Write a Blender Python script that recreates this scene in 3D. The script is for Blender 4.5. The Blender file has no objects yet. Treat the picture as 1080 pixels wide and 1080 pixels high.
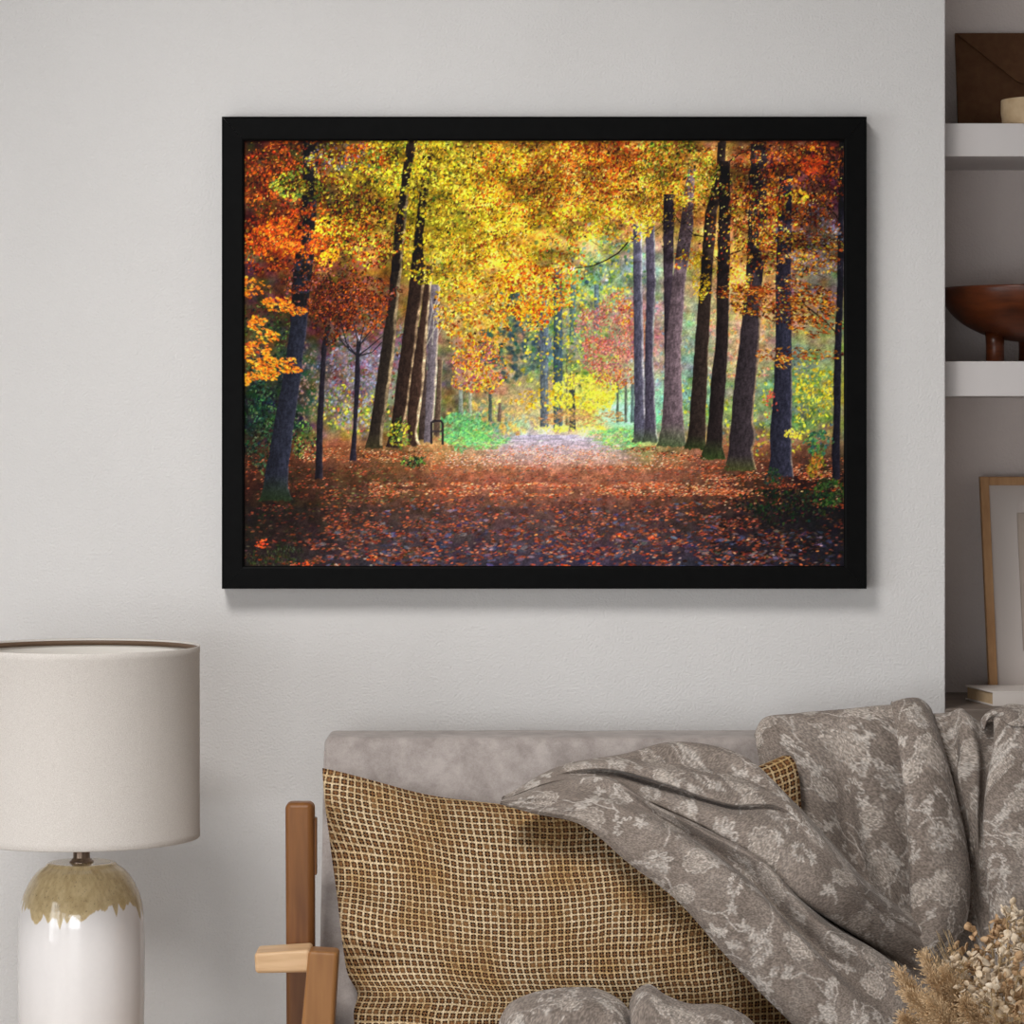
import bpy, bmesh, math, random
import numpy as np
from mathutils import Vector

rng = np.random.default_rng(7)
random.seed(7)
SC = bpy.context.scene
COL = SC.collection
PI = math.pi

# ------------------------------------------------------------------ camera frame
F = 3500.0            # focal length in pixels of the 1080 frame
HY = 450.0            # eye level
CAMY, CAMZ = -6.14, 1.48


def P(px, py, Y):
    """point of the room at distance Y from the back wall that stands at a photo position"""
    d = (np.asarray(Y, float) - CAMY) / F
    return np.stack(np.broadcast_arrays((np.asarray(px, float) - 540) * d, np.asarray(Y, float),
                                        CAMZ - (np.asarray(py, float) - HY) * d), -1)


def PX(px, Y): return (px - 540) * (Y - CAMY) / F
def PZ(py, Y): return CAMZ - (py - HY) * (Y - CAMY) / F


def lin(c):
    c = np.asarray(c, float) / 255.0
    return np.where(c <= 0.04045, c / 12.92, ((c + 0.055) / 1.055) ** 2.4)


def rgba(c, k=1.0):
    l = lin(c) * k
    return (float(l[0]), float(l[1]), float(l[2]), 1.0)


# ------------------------------------------------------------------ object helpers
def wloc(o):
    v = Vector((0, 0, 0))
    while o is not None:
        v += o.location
        o = o.parent
    return v


def adopt(o, parent):
    COL.objects.link(o)
    if parent is not None:
        o.parent = parent
        o.location = -wloc(parent)
    return o


def thing(name, label, cat, loc=(0, 0, 0), group=None):
    o = bpy.data.objects.new(name, None)
    COL.objects.link(o)
    o.location = loc
    o.empty_display_size = 0.05
    tag(o, label, cat, group)
    return o


def tag(o, label, cat, group=None):
    o['label'] = label
    o['category'] = cat
    if group:
        o['group'] = group
    return o


def struct(o):
    o['kind'] = 'structure'
    return o


def mesh_obj(name, verts, faces, mat, parent=None, smooth=True):
    me = bpy.data.meshes.new(name)
    me.from_pydata([tuple(map(float, v)) for v in verts], [], [tuple(map(int, f)) for f in faces])
    me.update()
    if smooth:
        me.polygons.foreach_set('use_smooth', [True] * len(me.polygons))
    if mat:
        me.materials.append(mat)
    return adopt(bpy.data.objects.new(name, me), parent)


def bm_obj(name, bm, mat, parent=None, smooth=False):
    me = bpy.data.meshes.new(name)
    bmesh.ops.recalc_face_normals(bm, faces=bm.faces[:])
    bm.to_mesh(me)
    bm.free()
    if smooth:
        me.polygons.foreach_set('use_smooth', [True] * len(me.polygons))
    me.materials.append(mat)
    return adopt(bpy.data.objects.new(name, me), parent)


def bm_hexa(bm, p, bevel=0.0, seg=3):
    """p: 8 points, bottom loop then top loop"""
    vs = [bm.verts.new(tuple(map(float, q))) for q in p]
    fs = [bm.faces.new([vs[i] for i in f]) for f in
          ((3, 2, 1, 0), (4, 5, 6, 7), (0, 1, 5, 4), (1, 2, 6, 5), (2, 3, 7, 6), (3, 0, 4, 7))]
    if bevel > 0:
        es = {e for f in fs for e in f.edges}
        bmesh.ops.bevel(bm, geom=list(es), offset=bevel, segments=seg, profile=0.5, affect='EDGES')
    return bm


def box_pts(lo, hi):
    (a, b, c), (d, e, f) = lo, hi
    return [(a, b, c), (d, b, c), (d, e, c), (a, e, c), (a, b, f), (d, b, f), (d, e, f), (a, e, f)]


def box(name, lo, hi, mat, parent=None, bevel=0.0, seg=3):
    bm = bmesh.new()
    bm_hexa(bm, box_pts(lo, hi), bevel, seg)
    return bm_obj(name, bm, mat, parent, smooth=False)


def boxes(name, lst, mat, parent=None, bevel=0.0):
    bm = bmesh.new()
    for lo, hi in lst:
        bm_hexa(bm, box_pts(lo, hi), bevel, 2)
    return bm_obj(name, bm, mat, parent)


def grid_obj(name, V, mat, parent=None, uv=None, col=None, wrap=False, flip=False):
    """V (n,m,3) grid of points as one smooth mesh"""
    n, m = V.shape[:2]
    idx = np.arange(n * m).reshape(n, m)
    if wrap:
        idx = np.concatenate([idx, idx[:, :1]], 1)
    q = np.stack([idx[:-1, :-1], idx[:-1, 1:], idx[1:, 1:], idx[1:, :-1]], -1).reshape(-1, 4)
    if flip:
        q = q[:, ::-1]
    return raw_obj(name, V.reshape(-1, 3), q, mat, parent,
                   None if uv is None else uv.reshape(-1, 2), None if col is None else col.reshape(-1, col.shape[-1]))


def raw_obj(name, verts, quads, mat, parent=None, uv=None, col=None):
    me = bpy.data.meshes.new(name)
    k = quads.shape[1]
    me.vertices.add(len(verts))
    me.vertices.foreach_set('co', np.ascontiguousarray(verts, dtype=np.float32).ravel())
    me.loops.add(quads.size)
    me.loops.foreach_set('vertex_index', np.ascontiguousarray(quads, dtype=np.int32).ravel())
    me.polygons.add(len(quads))
    me.polygons.foreach_set('loop_start', np.arange(0, quads.size, k, dtype=np.int32))
    me.polygons.foreach_set('use_smooth', np.ones(len(quads), dtype=bool))
    me.update(calc_edges=True)
    if uv is not None:
        l = me.uv_layers.new(name='UVMap')
        l.data.foreach_set('uv', uv[quads.ravel()].astype(np.float32).ravel())
    if col is not None:
        a = me.color_attributes.new('Col', 'FLOAT_COLOR', 'POINT')
        c4 = np.ones((len(verts), 4), np.float32)
        c4[:, :col.shape[1]] = col
        a.data.foreach_set('color', c4.ravel())
    me.validate()
    me.materials.append(mat)
    return adopt(bpy.data.objects.new(name, me), parent)


def lathe(name, prof, center, mat, parent=None, seg=96, colfun=None):
    """prof: (radius, z) from bottom to top"""
    prof = np.array(prof, float)
    th = np.linspace(0, 2 * PI, seg, endpoint=False)
    V = np.stack([center[0] + prof[:, :1] * np.cos(th), center[1] + prof[:, :1] * np.sin(th),
                  center[2] + np.repeat(prof[:, 1:], seg, 1)], -1)
    c = colfun(th[None, :] + 0 * prof[:, :1], V[..., 2]) if colfun else None
    return grid_obj(name, V, mat, parent, wrap=True, col=c)


def tube_arrays(pts, radii, sides=6):
    pts = np.asarray(pts, float)
    radii = np.broadcast_to(np.asarray(radii, float), (len(pts),))
    t = np.gradient(pts, axis=0)
    t /= np.linalg.norm(t, axis=1, keepdims=True) + 1e-9
    up = np.tile([0.13, 0.97, 0.2], (len(pts), 1))
    a = np.cross(t, up); a /= np.linalg.norm(a, axis=1, keepdims=True) + 1e-9
    b = np.cross(t, a)
    th = np.linspace(0, 2 * PI, sides, endpoint=False)
    V = pts[:, None] + radii[:, None, None] * (a[:, None] * np.cos(th)[None, :, None] + b[:, None] * np.sin(th)[None, :, None])
    idx = np.arange(len(pts) * sides).reshape(len(pts), sides)
    idx = np.concatenate([idx, idx[:, :1]], 1)
    q = np.stack([idx[:-1, :-1], idx[:-1, 1:], idx[1:, 1:], idx[1:, :-1]], -1).reshape(-1, 4)
    return V.reshape(-1, 3), q


class Soup:
    def __init__(s): s.v, s.q, s.n = [], [], 0
    def add(s, v, q):
        s.v.append(v); s.q.append(q + s.n); s.n += len(v)
    def obj(s, name, mat, parent=None): return raw_obj(name, np.concatenate(s.v), np.concatenate(s.q), mat, parent)


# ------------------------------------------------------------------ numpy noise
def vnoise(x, y, seed=0):
    x = np.asarray(x, float); y = np.asarray(y, float)
    xi = np.floor(x).astype(np.int64); yi = np.floor(y).astype(np.int64)
    fx = x - xi; fy = y - yi
    fx = fx * fx * (3 - 2 * fx); fy = fy * fy * (3 - 2 * fy)
    def h(a, b):
        n = (a * 374761393 + b * 668265263 + seed * 974634777) & 0xFFFFFFFF
        n = ((n ^ (n >> 13)) * 1274126177) & 0xFFFFFFFF
        return ((n ^ (n >> 16)) & 0xFFFF) / 65535.0
    return (h(xi, yi) * (1 - fx) + h(xi + 1, yi) * fx) * (1 - fy) + (h(xi, yi + 1) * (1 - fx) + h(xi + 1, yi + 1) * fx) * fy


def fbm(x, y, seed=0, o=4):
    r = 0; a = 0.5; t = 0
    for i in range(o):
        r = r + a * vnoise(x * 2 ** i, y * 2 ** i, seed + i); t += a; a *= 0.5
    return r / t


# ------------------------------------------------------------------ materials
def new_mat(name, rough=0.6, spec=0.3):
    m = bpy.data.materials.new(name)
    m.use_nodes = True
    nt = m.node_tree
    b = nt.nodes['Principled BSDF']
    b.inputs['Roughness'].default_value = rough
    b.inputs['Specular IOR Level'].default_value = spec
    return m, nt, b


def N(nt, typ, **kw):
    n = nt.nodes.new(typ)
    for k, v in kw.items():
        if k.startswith('_'):
            setattr(n, k[1:], v)
        else:
            n.inputs[k.replace('__', ' ')].default_value = v
    return n


def math_node(nt, op, a, b=None, c=None):
    n = nt.nodes.new('ShaderNodeMath'); n.operation = op
    for i, v in enumerate((a, b, c)):
        if v is None: continue
        if hasattr(v, 'is_linked'): nt.links.new(v, n.inputs[i])
        else: n.inputs[i].default_value = v
    return n.outputs[0]


def mix_node(nt, fac, a, b):
    n = nt.nodes.new('ShaderNodeMix'); n.data_type = 'RGBA'
    for s, v in ((n.inputs[0], fac), (n.inputs[6], a), (n.inputs[7], b)):
        if hasattr(v, 'is_linked'): nt.links.new(v, s)
        else: s.default_value = v
    return n.outputs[2]


def noise(nt, scale, detail=3, vec=None, rough=0.5):
    n = N(nt, 'ShaderNodeTexNoise', Scale=scale, Detail=detail, Roughness=rough)
    if vec is not None: nt.links.new(vec, n.inputs['Vector'])
    return n.outputs['Fac']


def ramp(nt, fac, stops):
    n = nt.nodes.new('ShaderNodeValToRGB')
    e = n.color_ramp.elements
    while len(e) < len(stops): e.new(0.5)
    for i, (p, c) in enumerate(stops):
        e[i].position = p; e[i].color = c
    nt.links.new(fac, n.inputs['Fac'])
    return n.outputs['Color']


def bump(nt, b, h, strength, dist):
    n = N(nt, 'ShaderNodeBump', Strength=strength, Distance=dist)
    nt.links.new(h, n.inputs['Height'])
    nt.links.new(n.outputs['Normal'], b.inputs['Normal'])
    return n


def objvec(nt, scale=None):
    t = nt.nodes.new('ShaderNodeNewGeometry')
    v = t.outputs['Position']
    if scale is not None:
        m = nt.nodes.new('ShaderNodeVectorMath'); m.operation = 'MULTIPLY'
        m.inputs[1].default_value = scale
        nt.links.new(v, m.inputs[0]); v = m.outputs[0]
    return v


def plain(name, c1, c2=None, scale=8, rough=0.6, spec=0.3, bstr=0.0, bscale=200, bdist=0.002, detail=3, sheen=0.0, metal=0.0, coat=0.0):
    m, nt, b = new_mat(name, rough, spec)
    v = objvec(nt)
    c2 = c2 or c1
    f = noise(nt, scale, detail, v)
    nt.links.new(ramp(nt, f, [(0.3, rgba(c1)), (0.7, rgba(c2))]), b.inputs['Base Color'])
    if bstr > 0:
        bump(nt, b, noise(nt, bscale, 2, v), bstr, bdist)
    b.inputs['Sheen Weight'].default_value = sheen
    b.inputs['Metallic'].default_value = metal
    b.inputs['Coat Weight'].default_value = coat
    return m


def wood(name, dark, light, stretch, rough=0.45, scale=1.0):
    """stretch: per-axis frequency, low along the grain"""
    m, nt, b = new_mat(name, rough, 0.3)
    v = objvec(nt, stretch)
    f1 = noise(nt, 1.0 * scale, 4, v, 0.6)
    f2 = noise(nt, 6.0 * scale, 2, v, 0.5)
    f = math_node(nt, 'ADD', math_node(nt, 'MULTIPLY', f1, 0.7), math_node(nt, 'MULTIPLY', f2, 0.3))
    nt.links.new(ramp(nt, f, [(0.32, rgba(dark)), (0.66, rgba(light))]), b.inputs['Base Color'])
    bump(nt, b, f2, 0.08, 0.001)
    return m
WIN = (40, 58); SPOT = 500; FRONT_FILL = 98; EXPO = -.27
# ------------------------------------------------------------------ the room
M_wall = plain('wall_paint', (217, 214, 212), (222, 219, 217), 3, 0.85, 0.15, bstr=0.5, bscale=230, bdist=0.0035)
M_niche = plain('niche_paint', (222, 210, 205), (226, 214, 209), 3, 0.85, 0.15, bstr=0.5, bscale=230, bdist=0.0035)
M_ceil = plain('ceiling_paint', (135, 133, 131), None, 3, 0.9, 0.1)
M_white = plain('white_lacquer', (205, 199, 197), (209, 203, 201), 4, 0.5, 0.3)
M_floor = wood('oak_floor', (210, 202, 193), (228, 220, 212), (14, 1.2, 14), 0.5)

XL, XR, YF = -3.0, 3.0, -7.6
NX0, NX1, ND = PX(997, 0.0), 1.75, 0.38
struct(box('floor', (XL - .1, YF - .1, -.1), (XR + .1, .5, 0), M_floor))
struct(box('ceiling', (XL - .1, YF - .1, 4.8), (XR + .1, .5, 4.9), M_ceil))
struct(box('wall_back', (XL - .1, 0, 0), (NX0, .5, 4.8), M_wall, bevel=0.0025, seg=3))
struct(box('wall_niche', (NX0, ND, 0), (NX1, .5, 4.8), M_niche))
struct(box('wall_right_back', (NX1, 0, 0), (XR + .1, .5, 4.8), M_wall))
struct(box('wall_right', (XR, YF, 0), (XR + .1, 0, 4.8), M_wall))
FX0, FX1, FZ0, FZ1 = -2.7, -.1, .15, 1.5  # opening of a window added behind the camera for front fill light
struct(boxes('wall_front', [((XL - .1, YF - .1, 0), (FX0, YF, 4.8)), ((FX1, YF - .1, 0), (XR + .1, YF, 4.8)),
                            ((FX0, YF - .1, 0), (FX1, YF, FZ0)), ((FX0, YF - .1, FZ1), (FX1, YF, 4.8))], M_wall))
struct(boxes('window_3', [((FX0, YF - .08, FZ0), (FX0 + .05, YF - .02, FZ1)), ((FX1 - .05, YF - .08, FZ0), (FX1, YF - .02, FZ1)),
                          ((FX0 + .05, YF - .08, FZ0), (FX1 - .05, YF - .02, FZ0 + .05)), ((FX0 + .05, YF - .08, FZ1 - .05), (FX1 - .05, YF - .02, FZ1)),
                          ((-1.13, YF - .08, FZ0 + .05), (-1.07, YF - .02, FZ1 - .05))], M_white))
# left wall with two tall windows
W = [(-6.4, -4.5), (-4.1, -2.2)]
WZ0, WZ1 = 0.3, 2.0
lst = [((XL - .1, YF, 0), (XL, 0, WZ0)), ((XL - .1, YF, WZ1), (XL, 0, 4.8)),
       ((XL - .1, YF, WZ0), (XL, W[0][0], WZ1)), ((XL - .1, W[0][1], WZ0), (XL, W[1][0], WZ1)),
       ((XL - .1, W[1][1], WZ0), (XL, 0, WZ1))]
struct(boxes('wall_left', lst, M_wall))
for k, (a, b_) in enumerate(W):
    t = 0.045
    bars = [((XL - .08, a, WZ0), (XL - .02, b_, WZ0 + t)), ((XL - .08, a, WZ1 - t), (XL - .02, b_, WZ1)),
            ((XL - .08, a, WZ0 + t), (XL - .02, a + t, WZ1 - t)), ((XL - .08, b_ - t, WZ0 + t), (XL - .02, b_, WZ1 - t)),
            ((XL - .08, (a + b_) / 2 - t / 2, WZ0 + t), (XL - .02, (a + b_) / 2 + t / 2, WZ1 - t)),
            ((XL - .07, a + t, 1.75), (XL - .03, (a + b_) / 2 - t / 2, 1.78)),
            ((XL - .07, (a + b_) / 2 + t / 2, 1.75), (XL - .03, b_ - t, 1.78))]
    struct(boxes('window_%d' % (k + 1), bars, M_white))
struct(box('baseboard_back', (XL, -.015, 0), (NX0, 0, .09), M_white, bevel=.003))

# ------------------------------------------------------------------ niche: shelves, cabinet and what stands there
def shelf(py0, py1, label):
    z1, z0 = PZ(py0, .045), PZ(py1, .045)
    o = box('wall_shelf', (NX0, .045, z0), (NX1, ND, z1), M_white, bevel=.0015)
    return tag(o, label, 'shelf', 'white shelves in the wall niche'), z1

_, ZS1 = shelf(130, 165, 'white niche shelf holding the brown envelope, upper one')
_, ZS2 = shelf(381, 418, 'white niche shelf holding the brown wooden bowl, lower one')

M_cabtop = wood('grey_brown_wood', (104, 92, 84), (140, 127, 117), (3, 24, 24), 0.5)
M_cab = plain('taupe_cabinet', (172, 160, 151), (178, 166, 157), 4, 0.6, 0.2)
ZC = .958
cab = thing('cabinet', 'grey-brown cabinet filling the bottom of the wall niche, under the book', 'cabinet', (1.27, .19, 0))
box('body', (NX0, .012, 0), (NX1, ND - .024, ZC - .032), M_cab, cab)
box('top', (NX0, -.004, ZC - .032), (NX1, ND - .001, ZC), M_cabtop, cab, bevel=.002)
M_steel = plain('brushed_nickel', (120, 108, 98), (150, 138, 126), 30, 0.28, 0.5, metal=1.0)
for x0, x1, hx in ((NX0 + .004, 1.274, 1.24), (1.278, NX1 - .004, 1.31)):
    d = box('door', (x0, -.006, .06), (x1, .012, ZC - .036), M_cab, cab, bevel=.002)
    box('handle', (hx - .005, -.03, .6), (hx + .005, -.006, .74), M_steel, d, bevel=.002)

# brown envelope on the top shelf, leaning on the niche wall
M_kraft = plain('dark_kraft_paper', (92, 62, 42), (104, 72, 49), 60, 0.8, 0.15, bstr=.15, bscale=500, bdist=.001)
env = thing('envelope', 'large dark brown square envelope leaning on the niche wall above the white shelf', 'envelope', (PX(1080, .33), .33, ZS1))
ex0, ex1 = PX(1009, .33), PX(1151, .33)
ez0, ez1 = ZS1 + .0008, PZ(33, .33)
def lean(x, z, dy=0.0): return (x, .315 + .05 * (z - ez0) / (ez1 - ez0) + dy, z)
bm = bmesh.new()
bm_hexa(bm, [lean(ex0, ez0, -.008), lean(ex1, ez0, -.008), lean(ex1, ez0), lean(ex0, ez0),
             lean(ex0, ez1, -.008), lean(ex1, ez1, -.008), lean(ex1, ez1), lean(ex0, ez1)], .002, 2)
bm_obj('body', bm, M_kraft, env)
xc = PX(1081, .33)
tipz = PZ(91, .33)
fl = [(ex0 + .001, ez1 - .001), (ex1 - .001, ez1 - .001)]
for t in np.linspace(0, 1, 9):      # rounded tip
    a = (1 - t) ** 2 * np.array([xc + .02, tipz + .013]) + 2 * t * (1 - t) * np.array([xc, tipz - .004]) + t * t * np.array([xc - .02, tipz + .013])
    fl.append(tuple(a))
bm = bmesh.new()
fr = [bm.verts.new(lean(x, z, -.0135)) for x, z in fl]
bk = [bm.verts.new(lean(x, z, -.0085)) for x, z in fl]
bm.faces.new(fr); bm.faces.new(bk[::-1])
for i in range(len(fl)):
    j = (i + 1) % len(fl)
    bm.faces.new((fr[i], bk[i], bk[j], fr[j]))
bm_obj('flap', bm, M_kraft, env)
for sx in (-1, 1):       # lower fold seams
    bm = bmesh.new()
    a = np.array([xc + sx * .062, ez0 + .034]); c = np.array([xc + sx * .024, tipz - .004])
    p = []
    for q, w in ((a, -.0006), (c, -.0006), (c, .0006), (a, .0006)):
        p.append((q[0], q[1] + w))
    bm_hexa(bm, [lean(x, z, -.0088) for x, z in p] + [lean(x, z, -.0081) for x, z in p])
    bm_obj('seam', bm, M_kraft, env)

# beige pot beside the envelope
M_beige = plain('beige_stoneware', (176, 150, 116), (196, 172, 140), 40, 0.6, 0.3, bstr=.1, bscale=150)
pr = 45 * (.10 + 6.14) / F
pc = (PX(1101, .10), .10, ZS1)
ph = PZ(105.5, .10) - ZS1
lathe('pot', [(0, 0), (pr * .93, 0), (pr * .96, .002), (pr, ph * .5), (pr, ph - .001), (pr * .99, ph), (pr * .95, ph),
              (pr * .93, ph - .004), (pr * .9, .008), (0, .006)], pc, M_beige, seg=80)
tag(bpy.data.objects['pot'], 'small beige round pot on the white shelf in front of the envelope', 'pot')

# footed wooden bowl on the second shelf
M_walnut = wood('dark_walnut', (58, 26, 12), (106, 52, 24), (5, 5, 26), 0.32)
bcx, bcy = PX(1092, .18), .19
sc = (.18 + 6.14) / F
br, bh = 99 * sc, 57 * sc
zr = PZ(304, .18)
bowl = thing('footed_bowl', 'dark brown wooden bowl on peg feet standing on the lower niche shelf', 'bowl', (bcx, bcy, ZS2))
prof = []
for t in np.linspace(0, 1, 28):
    a = t * PI / 2
    prof.append((br * math.sin(a) ** .9, -bh * math.cos(a) ** 1.08))
prof += [(br - .003, .0012), (br - .007, -.001)]
for t in np.linspace(1, 0, 20):
    a = t * PI / 2
    prof.append(((br - .009) * math.sin(a) ** .9, -(bh - .009) * math.cos(a) ** 1.08 - .001))
lathe('basin', prof, (bcx, bcy, zr), M_walnut, bowl, 110)
for a in (-PI / 2 - 1.22, -PI / 2 + .85, PI / 2):
    fx, fy = bcx + 47 * sc * math.cos(a), bcy + 47 * sc * math.sin(a)
    top = zr - bh * .80 - ZS2
    lathe('foot', [(0, 0), (.016, 0), (.0175, .002), (.017, top * .5), (.019, top), (0, top)], (fx, fy, ZS2), M_walnut, bowl, 32)

# oak picture frame with a mat leaning on the cabinet
M_oak = wood('light_oak', (172, 126, 84), (204, 160, 116), (20, 20, 3), 0.5)
M_mat = plain('mat_board', (206, 196, 190), None, 4, 0.8, 0.1)
M_art = plain('taupe_print', (184, 170, 158), (190, 176, 164), 12, 0.8, 0.1)
fh = PZ(503, .33) - ZC
fy0, fy1 = .245, .335          # base and top distance of the leaning front
fx0 = PX(1032.8, .33); fw = .30
def fr_pt(x, h, dy=0.0):       # x along, h up the frame
    return (fx0 + x + .006 * (1 - h / fh), fy0 + (fy1 - fy0) * h / fh + dy, ZC + .0005 + h)
def fr_box(bm, x0, x1, h0, h1, d0, d1, bev=0.0):
    bm_hexa(bm, [fr_pt(x0, h0, d0), fr_pt(x1, h0, d0), fr_pt(x1, h0, d1), fr_pt(x0, h0, d1),
                 fr_pt(x0, h1, d0), fr_pt(x1, h1, d0), fr_pt(x1, h1, d1), fr_pt(x0, h1, d1)], bev, 2)
pf = thing('oak_picture_frame', 'light oak picture frame with wide pale mat leaning in the niche behind the book', 'picture frame', (fx0 + fw / 2, fy0, ZC))
w = .0165
bm = bmesh.new()
fr_box(bm, 0, w, 0, fh, -.018, .004, .0015)
fr_box(bm, fw - w, fw, 0, fh, -.018, .004, .0015)
fr_box(bm, w, fw - w, fh - w, fh, -.018, .004, .0015)
fr_box(bm, w, fw - w, 0, w, -.018, .004, .0015)
bm_obj('moulding', bm, M_oak, pf)
bm = bmesh.new()
mw = .053
fr_box(bm, w, w + mw, w, fh - w, -.007, -.003)
fr_box(bm, fw - w - mw, fw - w, w, fh - w, -.007, -.003)
fr_box(bm, w + mw, fw - w - mw, fh - w - mw, fh - w, -.007, -.003)
fr_box(bm, w + mw, fw - w - mw, w, w + mw + .02, -.007, -.003)
bm_obj('mat', bm, M_mat, pf)
bm = bmesh.new()
fr_box(bm, w + .005, fw - w - .005, w + .005, fh - w - .005, -.0025, .002)
bm_obj('artwork', bm, M_art, pf)

# white book lying on the cabinet
M_cover = plain('white_book_cover', (226, 217, 210), None, 4, 0.5, 0.3)
M_pages = plain('cream_pages', (196, 168, 132), (206, 180, 146), 90, 0.8, 0.1)
bk = thing('book', 'white hardcover book with tan page edges lying on the cabinet', 'book', (1.03, .12, ZC))
def book_quad(z):
    A = P(1047, 0, .06)[0]; 
    n = np.array([PX(1047, .055), .055])          # nearest corner
    u = np.array([.19, .012])                      # along the spine, to the right
    v = np.array([-.030, .155])                    # along the short page edge, to the back left
    return n, u, v
n, u, v = book_quad(0)
def bslab(i0, z0, z1, bev):
    bm = bmesh.new()
    c = [n + i0 * (u / .19) + i0 * (v / .155), n + u - i0 * (u / .19) + i0 * (v / .155), n + u + v - i0 * (u / .19) - i0 * (v / .155), n + v + i0 * (u / .19) - i0 * (v / .155)]
    bm_hexa(bm, [(*q, z0) for q in c] + [(*q, z1) for q in c], bev, 2)
    return bm
bm_obj('cover', bslab(0, ZC + .0002, ZC + .003, .0006), M_cover, bk)
bm_obj('page_block', bslab(.003, ZC + .003, ZC + .0245, .0006), M_pages, bk)
bm_obj('cover', bslab(0, ZC + .0245, ZC + .0275, .0006), M_cover, bk)
bm = bmesh.new()
c = [n + .0005 * u / .19, n + u, n + u + np.array([0, .003]), n + np.array([0, .003])]
bm_hexa(bm, [(*q, ZC + .003) for q in c] + [(*q, ZC + .0245) for q in c])
bm_obj('spine', bm, M_cover, bk)
# ------------------------------------------------------------------ the framed forest print
PX0, PY0, PX1, PY1 = 257.0, 148.0, 890.5, 597.5
NXP, NYP = 756, 528
KP = (NXP - 1) / (PX1 - PX0)
prng = np.random.default_rng(21)

gx = [257, 310, 362, 415, 468, 521, 574, 626, 679, 732, 785, 838, 890]
gy = [148, 193, 238, 283, 328, 373, 418, 447, 470, 500, 540, 597]
G = """70 40 20,80 45 25,110 80 35,120 95 30,150 120 30,150 110 35,170 120 40,180 105 45,170 110 45,140 105 45,130 80 50,120 65 45,90 50 40
95 55 25,75 50 30,115 85 40,140 115 30,180 150 30,185 140 35,190 140 45,190 120 45,190 125 50,180 130 45,140 100 60,120 65 50,90 55 50
90 45 25,110 60 30,120 85 40,150 130 35,190 165 35,190 150 40,190 140 45,190 135 60,170 130 75,190 140 60,160 110 60,120 85 60,90 65 60
80 55 40,110 60 35,125 80 50,140 100 45,170 150 60,190 150 60,185 140 60,130 150 110,110 140 140,170 150 90,190 140 60,120 100 80,110 95 90
70 60 40,60 45 35,100 60 45,110 75 50,150 130 70,200 160 60,130 130 95,140 155 100,165 115 105,140 155 125,200 150 100,150 120 80,110 110 90
90 70 40,50 55 50,100 75 80,110 100 110,110 100 85,190 150 75,80 105 115,145 150 90,175 115 100,130 155 130,180 145 110,110 130 100,130 140 80
30 45 35,35 50 40,110 90 85,110 115 100,100 90 70,150 130 100,155 140 80,195 185 60,140 195 180,120 155 120,130 145 100,90 125 90,150 145 60
30 45 35,40 55 40,130 120 85,110 100 60,110 110 60,80 150 100,175 160 130,195 185 90,110 180 130,120 135 95,110 125 85,100 125 90,120 125 70
60 45 35,110 60 45,150 90 60,130 100 60,190 150 90,195 175 150,215 198 205,200 172 165,155 165 95,165 115 85,150 90 60,140 90 65,110 85 60
80 45 35,75 50 35,95 65 45,110 75 50,165 100 70,175 105 75,185 112 82,185 112 82,165 102 75,130 80 60,100 65 50,70 45 38,50 40 35
45 35 28,50 38 30,75 55 45,90 65 55,100 70 60,105 72 65,110 78 68,110 75 65,105 70 60,80 58 50,60 45 42,40 32 32,30 28 28
50 40 35,60 45 45,75 60 65,85 75 85,75 65 80,80 70 85,75 68 85,75 65 85,70 62 80,60 55 70,50 45 60,45 40 50,40 38 45"""
G = np.array([[list(map(int, c.split())) for c in r.split(',')] for r in G.split('\n')], float)
cx = np.linspace(PX0, PX1, NXP)
cy = np.linspace(PY0, PY1, NYP)
rows = np.stack([np.stack([np.interp(cx, gx, G[r, :, k]) for k in range(3)], -1) for r in range(len(gy))])
A = np.empty((NYP, NXP, 3))
ri = np.interp(cy, gy, np.arange(len(gy)))
r0 = np.clip(ri.astype(int), 0, len(gy) - 2); fr_ = (ri - r0)[:, None, None]
A[:] = rows[r0] * (1 - fr_) + rows[r0 + 1] * fr_
XX, YY = np.meshgrid(cx, cy)
nn = fbm(XX / 7, YY / 7, 3, 4)[..., None]
A *= .72 + .56 * nn
A += (np.stack([fbm(XX / 11, YY / 9, s, 3) for s in (31, 37, 41)], -1) - .5) * np.where(YY > 465, 14, 60)[..., None]
A *= np.where(YY > 470, .86, 1.0)[..., None]
A[YY > 535] = A[YY > 535] * .84 + np.array((70, 70, 92.)) * .1


def leaf(x, y, a, b, ang, col, alpha=1.0, soft=.6):
    """one brush mark; sizes in photo pixels"""
    x = (x - PX0) * KP; y = (y - PY0) * KP; a *= KP; b *= KP
    r = max(a, b) + 1.5
    i0, i1 = max(int(x - r), 0), min(int(x + r) + 2, NXP)
    j0, j1 = max(int(y - r), 0), min(int(y + r) + 2, NYP)
    if i0 >= i1 or j0 >= j1: return
    dx = np.arange(i0, i1)[None, :] - x; dy = np.arange(j0, j1)[:, None] - y
    c, s = math.cos(ang), math.sin(ang)
    d = np.sqrt(((dx * c + dy * s) / a) ** 2 + ((-dx * s + dy * c) / b) ** 2)
    m = np.clip((1 - d) * min(a, b) / soft + .5, 0, 1)[..., None] * alpha
    A[j0:j1, i0:i1] = A[j0:j1, i0:i1] * (1 - m) + np.asarray(col, float) * m


LSZ, LNM = .72, 1.75


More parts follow.
